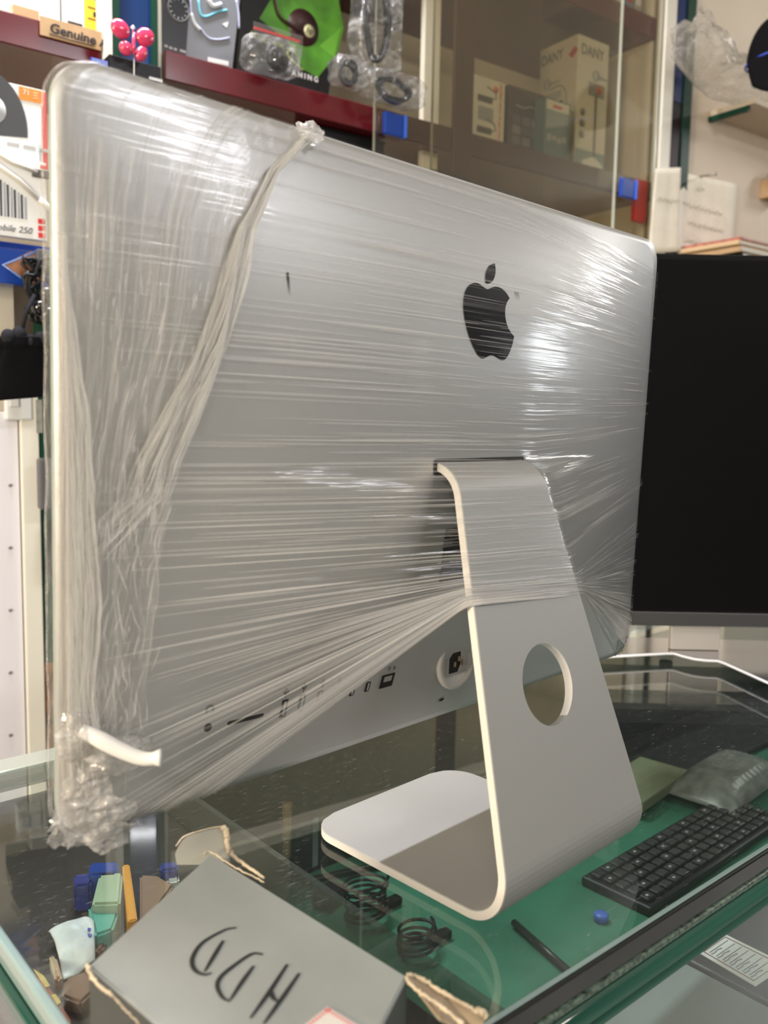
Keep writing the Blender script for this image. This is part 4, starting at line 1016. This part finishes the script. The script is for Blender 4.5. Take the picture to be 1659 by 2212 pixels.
# bags
def bag(name, label, pxc, pyc, Y, sx, sz, mat, seed, items=True, cat='bag', zbase=None):
    p = BP(pxc, pyc, Y); t_ = thing(name, label, cat, Bw(p[0], Y, p[2] if zbase is None else zbase), BROT)
    bm = bmesh.new(); bmesh.ops.create_icosphere(bm, subdivisions=4, radius=1)
    for v in bm.verts:
        c = v.co.copy(); c = Vector([math.copysign(abs(k_)**.38, k_) for k_ in c]); q = noise.turbulence(c*1.3+Vector((seed, 0, seed)), 4, True)*.6-.15
        v.co = Vector((c.x*sx*(1+q*.28), c.y*.020*(1+q*1.2)+.008*noise.noise(Vector((c.x*3, seed, c.z*2))), (c.z+1.0)*sz*(1+q*.12)+.001))
    me = bpy.data.meshes.new('pouch'); bm.to_mesh(me); bm.free(); l = me.uv_layers.new(name='UVMap')
    for lp_ in me.loops: c = me.vertices[lp_.vertex_index].co; l.data[lp_.index].uv = (c.x*8, c.z*8)
    link('pouch', me, mat, t_, True)
    if items:
        pts = []
        for i in range(70):
            a_ = i*.35; q = noise.noise(Vector((i*.2, seed, 0))); pts.append((math.cos(a_)*sx*.5*(1+.3*q), math.sin(a_*.7)*.006, sz+math.sin(a_)*sz*.72+q*.006))
        tube('packed_cable', pts, .0042, black, t_, 7)
    return t_
bag('cable_bag', 'tall clear bag of black cables hanging by the headset box', 812, 165, YC-.055, .052, .105, clearbag, 3)
bag('cable_bag', 'clear bag of black parts lying on the shelf edge left of the glass clip', 752, 205, YC-.055, .035, .026, clearbag, 8, zbase=SA1)
bag('cable_bag', 'crumpled clear bag on the shelf edge just behind the blue clip', 850, 235, YC-.062, .07, .028, clearbag, 14, zbase=SA1-.012)
t_ = bag('zip_bag', 'small zip bag with red stripe in front of the headset box', 585, 165, YC-.03, .055, .030, clearbag, 21, False, zbase=SA1-.005)
box('red_zip_line', (-.05, .045, -.03, -.027, .058, .062), redk, t_); lathe('black_earpad', [(0, 0), (.018, .002), (.024, .008), (.018, .014), (0, .016)], black, t_, 20, 'y', (.008, -.02, .025))
box('seal_flap', (-.052, .05, -.031, -.0295, .045, .070), clearbag, t_)
# white adapter card box
def cbox(name, label, pxl, pxr, pyt, Y, depth, mat, z0=zt, **k):
    t2, w2, h2 = bitem(name, label, 'box', pxl, pxr, pyt, z0, Y)
    box('carton', (0, w2, 0, depth, 0, h2), mat, t2, .0008); return t2, w2, h2
t_, w_, h_ = cbox('product_box', 'white display adapter box at the left end of the glass shelf', 1020, 1092, 158, YC+.03, .03, M('ivory_card', (.78, .76, .66), .5))
for z_ in (.62, .14): decal('adapter_picture', t_, w_*.18, w_*.62, h_*z_, h_*(z_+.10), M('print_darkgrey', (.10, .09, .08)))
decal('grey_picture', t_, w_*.20, w_*.66, h_*.34, h_*.55, M('print_midgrey', (.36, .38, .38)))
fdisc('orange_badge', t_, w_*.72, h_*.86, .008, M('badge_orange', (.80, .20, .10)))
text('side_print', 'Mini DP to VGA adapter', redk, t_, FRONT(w_*.90, -.0006, h_*.10) @ Matrix.Rotation(math.pi/2, 4, 'Z'), .0125)
for z_ in (.70, .2): tube('cable_picture', [(w_*.62, -.0006, h_*z_), (w_*.75, -.0006, h_*(z_+.03)), (w_*.70, -.0006, h_*(z_+.12)), (w_*.45, -.0006, h_*(z_+.17))], .0012, M('print_darkgrey', (.1, .09, .08)), t_, 5)
t_, w_, h_ = cbox('product_box', 'dark brown box with pale picture tiles on the glass shelf', 1100, 1180, 182, YC+.035, .06, M('dark_brown_card', (.07, .05, .04), .35))
for r_ in range(3):
    for c_ in range(3): decal('picture_tile', t_, w_*(.12+.26*c_), w_*(.34+.26*c_), h_*(.12+.16*r_), h_*(.25+.16*r_), M('print_bluegrey_%d' % ((r_+c_) % 3), [(.16, .16, .19), (.23, .22, .24), (.11, .11, .13)][(r_+c_) % 3]))
tube('pale_swirl', [(w_*.2, -.0008, h_*.72), (w_*.4, -.0008, h_*.70), (w_*.6, -.0008, h_*.76), (w_*.8, -.0008, h_*.72)], .002, M('print_midgrey', (.36, .38, .38)), t_, 5)
t_, w_, h_ = cbox('product_box', 'blue grey box with landscape picture in front of the tall white box', 1178, 1234, 208, YC+.002, .035, M('teal_grey_card', (.10, .17, .19), .35))
decal('pale_header', t_, w_*.06, w_*.94, h_*.80, h_*.97, M('ivory_card', (.78, .76, .66)), -.0008)
fpoly('sky_picture', t_, [(w_*.06, h_*.45), (w_*.94, h_*.62), (w_*.94, h_*.79), (w_*.06, h_*.79)], M('print_sky', (.30, .38, .40)), -.0006)
decal('logo_dash', t_, w_*.3, w_*.65, h_*.85, h_*.90, redk, -.0012)
for k in range(4): decal('town_picture', t_, w_*(.12+.2*k), w_*(.26+.2*k), h_*(.25+.03*(k % 2)), h_*(.38-.02*(k % 3)), M('print_midgrey', (.36, .38, .38)), -.0008)
# DANY box
xf = BP(1245, 200, YC+.04); xr_ = BP(1312, 200, YC+.04)[0]; w_ = xr_-xf[0]; h_ = BP(1245, 70, YC+.04)[2]-zt
t_ = thing('product_box', 'tall white box printed DANY with a stand lamp picture behind the glass', 'box', Bw(xf[0], YC+.04, zt), BROT)
box('carton', (0, w_, 0, .13, 0, h_), M('ivory_card', (.78, .76, .66)), t_, .001)
dk = M('print_grey_letters', (.20, .20, .19)); bl_ = M('print_pale_blue', (.25, .34, .45))
text('print_title', 'DANY', dk, t_, FRONT(w_*.10, -.0006, h_*.865), .036, bold=.0006, sx=.85)
SIDE = lambda y, z: Matrix.Translation((-.0008, y, z)) @ Matrix.Rotation(-math.pi/2, 4, 'Z') @ Matrix.Rotation(math.pi/2, 4, 'X')
text('print_title', 'DANY', dk, t_, SIDE(.125, h_*.865), .036, bold=.0006, sx=.75)
prism('red_diamond', [(-.0008, .030, h_*.87), (-.0008, .012, h_*.92), (-.0008, -.0005, h_*.885), (-.0008, .018, h_*.835)], (.0006, 0, 0), redk, t_)
for (f_, x_, z_) in (('f', w_*.60, h_*.735), ('s', .10, h_*.71)):
    if f_ == 'f': tube('printed_emblem', [(x_+.011*math.cos(k*.5), -.0008, z_+.012*math.sin(k*.5)) for k in range(13)], .0014, bl_, t_, 5, True); text('emblem_word', 'Explorer', bl_, t_, FRONT(x_, -.001, z_-.005), .013)
    else: tube('printed_emblem', [(-.0008, x_+.011*math.cos(k*.5), z_+.012*math.sin(k*.5)) for k in range(13)], .0014, bl_, t_, 5, True); text('emblem_word', 'Explorer', bl_, t_, SIDE(x_, z_-.005), .013)
tube('lamp_arm_picture', [(-.0008, y_, z_) for y_, z_ in spline([(.09, h_*.66), (.055, h_*.665), (.035, h_*.60), (.030, h_*.5), (.01, h_*.42)], 5)], .0018, bl_, t_, 5)
box('side_photo', (-.0008, 0, .045, .09, h_*.47, h_*.55), M('print_darkgrey', (.1, .09, .08)), t_)
for k in range(3): box('side_text_line', (-.0008, 0, .05, .11, h_*(.58+.02*k), h_*(.588+.02*k)), bl_, t_)
decal('blue_base_print', t_, 0.001, w_-.001, .001, h_*.16, M('print_pale_teal', (.28, .36, .36)))
decal('lamp_stem_picture', t_, w_*.60, w_*.66, h_*.12, h_*.60, dk, -.001)
decal('lamp_head_picture', t_, w_*.38, w_*.90, h_*.58, h_*.68, M('print_midgrey', (.36, .38, .38)), -.001)
fdisc('orange_badge', t_, w_*.72, h_*.635, .010, M('badge_orange', (.80, .20, .10)), -.0014)
fpoly('lamp_foot_picture', t_, [(w_*.25, h_*.05), (w_*.92, h_*.05), (w_*.92, h_*.075), (w_*.66, h_*.12), (w_*.56, h_*.12), (w_*.25, h_*.075)], white, -.0012)
decal('lamp_foot_rim', t_, w_*.25, w_*.92, h_*.03, h_*.05, orange, -.0012)
for k in range(3): fdisc('round_thumbnail', t_, w_*.22, h_*(.27+.085*k), .0095, M('print_midgrey', (.36, .38, .38)), -.001)
# papers stacked on the top shelf
for k in range(7):
    x_ = 1.24+k*.034; t2 = thing('booklet', ['leftmost', 'second from the left', 'third from the left', 'middle', 'third from the right', 'second from the right', 'rightmost'][k]+' booklet in the row on the upper cabinet shelf', 'booklet', Bw(x_, YC+.03, SB1+.0005), BROT, 'booklets on the upper shelf')
    box('cover', (0, .028, 0, .16, 0, .20+.01*(k % 3)), [M('cover_grey', (.45, .42, .38)), M('cover_pale', (.62, .60, .56)), M('cover_blue', (.25, .30, .38))][k % 3], t2, .001)
    box('spine_mark', (.004, .024, -.001, 0, .03, .12), [white, ink, redk][k % 3], t2)
# dark box below the shelf
t_, w_, h_ = cbox('plain_box', 'black box in the compartment just below the red shelf', 690, 830, 277, YC+.03, .1, black, z0=.5305)
box('lid', (-.002, w_+.002, -.002, .102, h_, h_+.004), black, t_)
# black carton with pin butterfly
pbx = BP(236, 116, YC-.05); pr_ = BP(348, 150, YC-.05)
t_ = thing('product_box', 'black carton peeping above the wrapped corner of the computer', 'box', Bw(pbx[0], YC-.05, pbx[2]-.18), BROT)
box('carton', (0, pr_[0]-pbx[0], 0, .034, 0, .18), black, t_, .001)
for k in range(6): decal('print_letter', t_, .068+k*.004, .071+k*.004, .155, .160, white)
box('blue_tab', (-.03, -.002, .0, .006, .150, .168), bluep, t_, .001)
bt = BP(287, 92, YC-.07); t_ = thing('butterfly_pick', 'glossy pink butterfly ornament on a thin wire above the computer', 'ornament', Bw(bt[0], YC-.07, bt[2]-.12), BROT)
pink = M('pink_gloss', (.72, .04, .13), .12, coat=.8)
for x_, z_, sx, sz, rt_ in ((-.021, .016, .0165, .0145, .6), (.021, .014, .0165, .0145, -.6), (-.012, -.012, .011, .012, -.5), (.014, -.014, .010, .014, .5)):
    bm = bmesh.new(); bmesh.ops.create_uvsphere(bm, u_segments=24, v_segments=14, radius=1)
    bm.transform(Matrix.Translation((x_, 0, z_+.12)) @ Matrix.Rotation(rt_, 4, 'Y') @ Matrix.Diagonal((sx, .008, sz, 1)))
    bmobj('wing', bm, pink, t_, True)
tube('body', [(0, -.004, .10), (0, -.004, .115), (0, -.004, .137)], [.0018, .003, .002], pink, t_, 8); lathe('white_bead', [(0, -.004), (.004, 0), (0, .004)], white, t_, 12, 'z', (-.001, -.004, .142))
tube('wire', [(0, -.002, .0), (.001, -.002, .1)], .0008, M('wire_metal', (.6, .58, .5), .3, .9), t_, 6)
# ------------------------------------------------------------------ left shelf things
zl = .9775
t_, w_, h_ = cbox('carton_box', 'brown cardboard carton at the left end of the upper shelf', 28, 84, 8, YC+.03, .1, cardb, z0=zl)
t_, w_, h_ = cbox('carton_box', 'pale carton at the far left edge of the upper shelf', -60, 27, 0, YC+.03, .1, M('pale_card', (.70, .64, .55), .6), z0=zl)
t_, w_, h_ = cbox('carton_box', 'plain white carton between the brown one and the yellow one', 90, 128, -60, YC+.05, .1, white, z0=zl)
t_, w_, h_ = cbox('carton_box', 'white and yellow carton beside the white post', 140, 219, -70, YC+.03, .1, white, z0=zl)
decal('yellow_panel', t_, w_*.5, w_, 0.001, h_-.001, yellow)
decal('black_triangle', t_, w_*.05, w_*.45, h_*.15, h_*.22, ink)
for z_ in (.33, .50): decal('print_line', t_, w_*.6, w_*.95, h_*z_, h_*z_+.002, ink, -.001)
decal('print_mark', t_, w_*.75, w_*.85, h_*.38, h_*.46, ink, -.001); decal('green_print_mark', t_, w_*.78, w_*.98, h_*.62, h_*.70, M('print_green2', (.08, .35, .12)), -.001)
gA, gB = BP(88, 42, YC-.01), BP(220, 76, YC-.01)
t_ = thing('cardboard_strip', 'cardboard strip with handwritten Genuine along the shelf front', 'sign', Bw(gA[0], YC-.006, gA[2]-.020), BROT)
box('strip', (0, gB[0]-gA[0]+.001, 0, .003, -.002, .028), cardb, t_, .0005)
text('handwriting', 'Genuine A', ink, t_, FRONT(.014, -.0008, .006) @ Matrix.Rotation(-.02, 4, 'Z'), .021, bold=.0005, shear=.1, sx=1.05)
tube('underline', [(.014, -.0008, .003), (.05, -.0008, .0015), (.085, -.0008, .002)], .0009, ink, t_, 5)
# packages above the blue shelf
z3 = .6205
t_ = thing('hanging_package', 'white blister package with a black keyhole shape and orange corner', 'package', Bw(BP(0, 300, YC-.02)[0]-.12, YC-.02, BP(0, 345, YC-.02)[2]), BROT)
x0, x1 = .12, .12+BP(100, 300, YC-.02)[0]-BP(0, 300, YC-.02)[0]; hh_ = BP(0, 174, YC-.02)[2]-BP(0, 345, YC-.02)[2]
box('card', (0, x1, 0, .006, 0, hh_), white, t_, .0008); decal('red_edge', t_, x1-.006, x1+.001, 0, hh_-.003, redk); box('red_side', (x1, x1+.002, 0, .007, 0, hh_-.004), redk, t_)
blob = [(x0-.06, .03)]+[(x0-.02+.062*math.cos(a_), .05+.085*math.sin(a_)) for a_ in np.linspace(-.1, 1.9, 14)]+[(x0-.06, .12)]
fpoly('black_picture', t_, blob, M('print_charcoal', (.05, .05, .055), .4), -.001); fdisc('white_disc', t_, x0-.012, .075, .022, white, -.0016)
decal('orange_label', t_, x0+.030, x1-.006, hh_-.022, hh_-.002, orange, -.001); text('orange_label_number', '71', white, t_, FRONT(x0+.036, -.0012, hh_-.013), .011)
for k in range(3): decal('label_line', t_, x0+.052, x1-.012, hh_-.008-.004*k, hh_-.0065-.004*k, M('pale_orange', (.9, .6, .35)), -.0014)
decal('pale_band', t_, 0, x1-.012, .002, .035, M('print_pale_blue2', (.62, .68, .72)), -.0018)
for k in range(3): decal('label_word', t_, x0+.01+.025*k, x0+.028+.025*k, .024, .029, greyp, -.0022)
t_ = thing('hanging_package', 'white cable package with red tags standing on the blue shelf', 'package', Bw(BP(0, 500, YC-.04)[0]-.12, YC-.04, z3), BROT)
x0 = .12; x1 = .12+BP(103, 420, YC-.04)[0]-BP(0, 420, YC-.04)[0]; hh_ = BP(0, 335, YC-.04)[2]-z3
box('card', (0, x1, 0, .012, 0, hh_), white, t_, .001)
for k in range(9): decal('metallic_stripe', t_, x0-.004+k*.0052, x0-.0015+k*.0052, .03, hh_*.72-.003*k, [M('stripe_silver', (.55, .56, .62), .2, .8), ink][k % 2], -.001)
tube('cable_picture', [(x0-.03, -.003, hh_*1.0), (x0+.03, -.003, hh_*.72), (x0+.062, -.003, hh_*.50)], .0036, M('offwhite_cable', (.66, .63, .56), .4), t_, 8)
tube('connector_picture', [(x0+.060, -.003, hh_*.52), (x0+.088, -.003, hh_*.36)], .0050, M('offwhite_plug', (.72, .70, .66), .4), t_, 6)
tube('cable_picture', [(x0-.03, -.003, hh_*1.12), (x0+.02, -.003, hh_*.93), (x0+.058, -.003, hh_*.86)], .003, M('offwhite_cable', (.66, .63, .56)), t_, 8)
box('plug_picture', (x0+.050, x0+.078, -.004, 0, hh_*.80, hh_*.90), M('print_darkgrey', (.1, .09, .08)), t_, .001)
decal('red_tag', t_, x0+.064, x0+.076, hh_*.92, hh_*.965, redk, -.001)
for k in range(3): decal('red_band', t_, x0+.058, x1-.004, .004+.011*k, .012+.011*k, redk, -.001)
text('print_name', 'Hybrid iMobile 250', M('print_darkgrey', (.1, .09, .08)), t_, FRONT(x0-.062, -.0012, .008), .014, shear=.3)
# blue bin with copper lozenge under the shelf
t_ = thing('plastic_bin', 'blue plastic bin with a copper coloured lozenge hanging under the packages', 'bin', Bw(-.26, YC-.03, .548), BROT)
xb1 = BP(105, 560, YC-.03)[0]+.26; box('bin_body', (0, xb1, 0, .03, 0, .056), bluep, t_, .002)
o_ = .26+BP(0, 570, YC-.03)[0]
fpoly('copper_lozenge', t_, [(o_+.004, .028), (o_+.048, .056), (o_+.060, .04), (o_+.060, .006), (o_+.050, .0)], M('copper_foil', (.42, .20, .11), .3, .6, var=.4, vscale=60), -.003)
tube('lozenge_rim', [(o_+.060, -.003, .058), (o_+.004, -.003, .028), (o_+.052, -.003, -.002)], .0022, M('pale_blue_rim', (.22, .34, .72), .2), t_, 8)
# black cable bunch and pouch
def hang(name, label, cat, px, py, Y): p = BP(px, py, Y); return thing(name, label, cat, Bw(p[0], Y, p[2]), BROT)
t_ = hang('cable_bundle', 'tangled black charger cables hanging left of the computer', 'cable', 85, 700, YC-.06)
for s_ in range(5):
    pts = []
    for i in range(40): a_ = i*.32+s_; q = noise.noise(Vector((i*.25, s_*3, 1))); pts.append((.008+.022*math.cos(a_)*(1+q)-.003*s_, -.006*s_+.004*q, .055+.045*math.sin(a_*.55+s_)+.02*q))
    tube('cable', pts, .003, black, t_, 7)
for x_, z_, r_ in ((-.006, .022, .014), (.006, .012, .015), (.004, .045, .012)):
    bm = bmesh.new(); bmesh.ops.create_uvsphere(bm, u_segments=20, v_segments=12, radius=r_); bm.transform(Matrix.Translation((x_, -.03, z_))); bmobj('ball_grip', bm, blackg, t_, True)
box('grey_clip', (-.006, .03, -.02, -.004, .085, .115), M('dark_grey_plastic', (.10, .10, .11), .4), t_, .002)
t_ = hang('drawstring_pouch', 'black drawstring pouch hanging left of the computer', 'pouch', 62, 860, YC-.09)
bm = bmesh.new(); bmesh.ops.create_grid(bm, x_segments=30, y_segments=30, size=1)
V = []; Fc = []; UVd = []
for i in range(31):
    z_ = i/30; wz_ = .052*(1-.35*z_**2.2); 
    for k in range(40):
        a_ = 2*math.pi*k/40; r_ = 1+.12*noise.noise(Vector((math.cos(a_)*2, math.sin(a_)*2, z_*3)))+(.22*abs(math.sin(a_*6)) if z_ > .8 else 0)
        V.append((math.cos(a_)*wz_*r_, math.sin(a_)*.016*r_*(1-.3*(1-z_)), z_*.095+.006*math.cos(a_)*(1-z_)))
    if i:
        for k in range(40): Fc.append(((i-1)*40+k, (i-1)*40+(k+1) % 40, i*40+(k+1) % 40, i*40+k))
bm.free(); Fc.append(tuple(range(40))[::-1]); Fc.append(tuple(1200+k for k in range(40)))
mesh('cloth', V, Fc, M('black_cloth', (.006, .006, .007), .85, spec=.05), t_, True)
for k in range(5):
    bm = bmesh.new(); bmesh.ops.create_uvsphere(bm, u_segments=16, v_segments=10, radius=1); bm.transform(Matrix.Translation((-.030+k*.016, -.008, .093+.006*math.sin(k*2.1))) @ Matrix.Diagonal((.011, .010, .012, 1))); bmobj('ruffle', bm, M('charcoal_cloth', (.022, .023, .028), .85, spec=.1), t_, True)
tube('drawstring', [(-.01, -.008, .10), (-.004, -.012, .13), (.01, -.01, .16)], .003, M('charcoal_cloth', (.045, .046, .055)), t_)
t_ = hang('power_socket', 'small white plastic socket box below the black pouch', 'socket', 40, 908, YC-.012)
box('housing', (-.020, .022, -.004, .012, 0, .048), white, t_, .003); box('switch_tab', (-.014, .0, -.0065, -.004, .022, .042), M('white_tab', (.7, .7, .68)), t_, .001)
t_ = hang('power_adapter', 'slim black power adapter hanging beside the green strip', 'adapter', 103, 1100, YC-.05)
box('body', (-.014, .018, -.012, .012, 0, .085), M('dark_grey_plastic', (.1, .1, .11)), t_, .004)
lathe('cord_collar', [(.006, .085), (.003, .105), (.0025, .11)], black, t_, 12, 'z', (.004, 0, 0)); tube('cord', spline([(.004, 0, .105), (.004, 0, .15), (.006, 0, .22), (.004, .0, .30)], 5), .003, black, t_)
t_ = hang('label_tag', 'worn silver label strip stuck on the green cabinet frame', 'label', 84, 935, YC-.014); box('tag', (-.004, .006, -.001, .001, 0, .055), M('silver_label', (.45, .43, .38), .35, .5, var=.3, vscale=80), t_)
t_ = hang('black_cloth', 'black fabric strap hanging below the adapter left of the computer', 'strap', 112, 1240, YC-.05)
prism('strap', [(-.010, 0, 0), (.02, 0, -.01), (.02, 0, .09), (-.002, 0, .09)], (0, .01, 0), M('black_cloth', (.01, .01, .012)), t_, .002)
# ------------------------------------------------------------------ right wall things
YW = YC-.01
sh = thing('wall_shelf', 'beige wall shelf under the crumpled plastic bag at the right', 'shelf', Bw(1.73, YW, 1.198), BROT)
box('board', (0, .9, -.14, -.0005, 0, .014), M('beige_board', (.55, .46, .34), .6), sh, .001)
box('green_bracket', (.0, .012, -.12, -.0005, -.014, -.0005), greenm, sh)
p = BP(1560, 250, YW-.10)
t_ = thing('plastic_bag', 'crumpled clear plastic bag lying on the wall shelf', 'bag', Bw(p[0], YW-.085, 1.2125), BROT)
bm = bmesh.new(); bmesh.ops.create_icosphere(bm, subdivisions=5, radius=1)
for v in bm.verts:
    c = v.co.copy(); q = noise.turbulence(c*1.6+Vector((4, 1, 2)), 4, True)
    sag = -.02*max(0, c.x+.2)
    v.co = Vector((c.x*.20*(1+.25*q), c.y*.06*(1+.4*q)-.02, (c.z+.75)*.048*(1+.7*q)*(1.0-.25*math.cos(c.x*5))+.003+.030*max(0, -c.x)))
me = bpy.data.meshes.new('bag_film'); bm.to_mesh(me); bm.free(); l = me.uv_layers.new(name='UVMap')
for lp_ in me.loops: c = me.vertices[lp_.vertex_index].co; l.data[lp_.index].uv = (c.x*5, c.z*8+c.y*5)
link('bag_film', me, filmM('crumpled_bag', 3, 9, .22, .7, .85, 1.3, 1.0, .2, (.85, .80, .72), 4, 1.2), t_, True)
# cap
p = BP(1672, 135, YW-.30); t_ = thing('baseball_cap', 'black cap with a thin blue line hanging at the right edge', 'cap', Bw(p[0], YW-.30, p[2]), BROT-1.0)
bm = bmesh.new(); bmesh.ops.create_uvsphere(bm, u_segments=32, v_segments=20, radius=1)
bmesh.ops.delete(bm, geom=[v for v in bm.verts if v.co.z < -.05], context='VERTS')
for v in bm.verts: v.co = Vector((v.co.x*.062, v.co.y*.06, v.co.z*.105-.0))
bmobj('crown', bm, M('cap_black', (.006, .006, .007), .85, spec=.1), t_, True)
V = []; Fc = []
for i in range(9):
    for k in range(13):
        u = k/12*2-1; tt = i/8; V.append((u*.058*(1-.25*tt*tt), -.05+.0-(.006*tt)*(1-u*u)-.01*(1-u*u), -.004-.085*tt*(1-.25*u*u)))
for i in range(8):
    for k in range(12): Fc.append((i*13+k, i*13+k+1, (i+1)*13+k+1, (i+1)*13+k))
bb = mesh('brim', V, Fc, M('cap_black', (.01, .01, .012)), t_, True); sm = bb.modifiers.new('s', 'SOLIDIFY'); sm.thickness = .003
tube('blue_piping', [(math.cos(a_)*.0635, math.sin(a_)*.0615, .004+.010*math.cos(a_)) for a_ in np.linspace(0, 2*math.pi, 40)[:-1]], .0025, M('piping_blue', (.02, .06, .55), .4), t_, 8, closed=True)
# paper notes
pm = M('note_paper', (.93, .87, .74), .8, var=.05, vscale=25)
def note(name, label, q, Y, seed, curve=.006):
    P = [BP(*a_, Y) for a_ in q]; o_ = Bw(P[3][0], Y, P[3][2]); t2 = thing(name, label, 'note', o_, BROT)
    V = []; Fc = []; n = 14
    for i in range(n+1):
        for k in range(n+1):
            a_, b_ = k/n, i/n; p_ = (P[0]*(1-a_)+P[1]*a_)*(1-b_)+(P[3]*(1-a_)+P[2]*a_)*b_
            V.append((p_[0]-P[3][0], -curve*abs(math.sin(a_*5+seed))*(.4+.6*b_)-.001, p_[2]-P[3][2]))
    for i in range(n):
        for k in range(n): Fc.append((i*(n+1)+k, (i+1)*(n+1)+k, (i+1)*(n+1)+k+1, i*(n+1)+k+1))
    o2_ = mesh('paper', V, Fc, pm, t2, True); md_ = o2_.modifiers.new('s', 'SOLIDIFY'); md_.thickness = .0006
    return t2, P
n1, P1 = note('paper_note', 'blank folded paper note stuck over the cream cabinet post', [(1416, 364), (1470, 362), (1463, 544), (1400, 546)], YC-.045, 0, .002)
n2, P2 = note('paper_note', 'paper note with handwritten script lines under the nail', [(1466, 372), (1592, 398), (1578, 566), (1460, 556)], YC-.022, 1.2)
penm = M('faded_pen', (.16, .13, .10), .7)
def scribble(par, P, x0, y0, x1, y1, seed, Y, n=60):
    pts = []
    for i in range(n+1):
        u = i/n; px_ = x0+(x1-x0)*u+2.2*math.sin(i*1.3+seed); py_ = y0+(y1-y0)*u+3.2*math.sin(i*.9+seed*2)*(.4+abs(math.sin(i*.31+seed)))
        p_ = BP(px_, py_, Y); pts.append((p_[0]-P[3][0], -.0085, p_[2]-P[3][2]))
    tube('handwritten_line', pts, .0006, penm, par, 4)
    for i in range(0, n, 5):
        x_, y_, z_ = pts[i]; tube('pen_dot', [(x_, y_, z_+.006), (x_+.0012, y_, z_+.006)], .0008, penm, par, 4)
scribble(n2, P2, 1500, 410, 1516, 412, 0, YC-.022, 14)
scribble(n2, P2, 1468, 440, 1556, 466, 1, YC-.022); scribble(n2, P2, 1480, 482, 1556, 502, 2, YC-.022); scribble(n2, P2, 1474, 520, 1552, 540, 3, YC-.022)
scribble(n1, P1, 1416, 432, 1462, 438, 4, YC-.045, 34)
na, nb_ = BP(1505, 383, YW), BP(1546, 376, YW-.07)
t_ = thing('nail', 'steel nail sticking out of the wall above the written note', 'nail', Bw(na[0], YW, na[2]), BROT)
e_ = (nb_[0]-na[0], -.07, nb_[2]-na[2]); tube('shank', [(0, 0, 0), e_], .0028, M('nail_steel', (.35, .32, .28), .4, .8), t_, 8)
tube('head', [e_, (e_[0]+.0015, e_[1]-.0015, e_[2])], .0055, M('nail_steel', (.35, .32, .28)), t_, 12)
# low cabinet with folders at the far right
zc = BP(1600, 560, YW-.2)[2]
t_ = thing('side_cabinet', 'low cabinet behind the black monitor holding the stacked folders', 'cabinet', Bw(BP(1582, 560, YW-.2)[0], YW-.24, -.95), BROT)
box('body', (0, .8, 0, .235, 0, zc+.93), cream, t_, .003); box('top', (-.004, .804, -.004, .235, zc+.9305, zc+.95), greenm, t_, .002)
zz = zc+.001
for k, (lab, mt_, hh_, dx, l_) in enumerate((('black folder at the bottom of the stack on the low cabinet', black, .014, .02, .3), ('tan cardboard folder below the red topped one', cardb, .016, .008, .3), ('pale tan folder second from the top of the stack', M('tan_folder', (.62, .44, .26), .7), .012, .0, .3), ('red printed folder on top of the stack', M('red_folder', (.42, .12, .09), .5, var=.6, vscale=40), .008, .012, .3))):
    f_ = thing('folder', lab, 'folder', Bw(BP(1586, 560, YW-.2)[0]+dx, YW-.21, zz), BROT); box('cover', (0, l_, 0, .18, 0, hh_), mt_, f_, .0015); box('page_block', (.004, l_-.004, -.0006, 0, .003, hh_-.003), M('page_paper', (.7, .66, .58)), f_); zz += hh_+.001
p = BP(1625, 480, YW-.2); f_ = thing('metal_dish', 'dark shiny round dish lying on the folders', 'dish', Bw(p[0]+.05, YW-.13, zz), BROT); lathe('bowl', [(0, 0), (.03, 0), (.045, .010), (.043, .011), (.028, .003), (0, .003)], M('dark_metal', (.08, .08, .08), .2, .9), f_, 28)
p = BP(1640, 430, YW); sb = thing('wall_hook_box', 'small brown wooden box fixed on the wall at the right edge', 'box', Bw(p[0], YW-.05, p[2]), BROT)
box('body', (0, .09, 0, .0495, 0, .055), cardb, sb, .002); tube('round_top', [(0.01, .02, .066), (.09, .02, .066)], .012, M('dark_wood', (.14, .06, .03), .4), sb, 12)
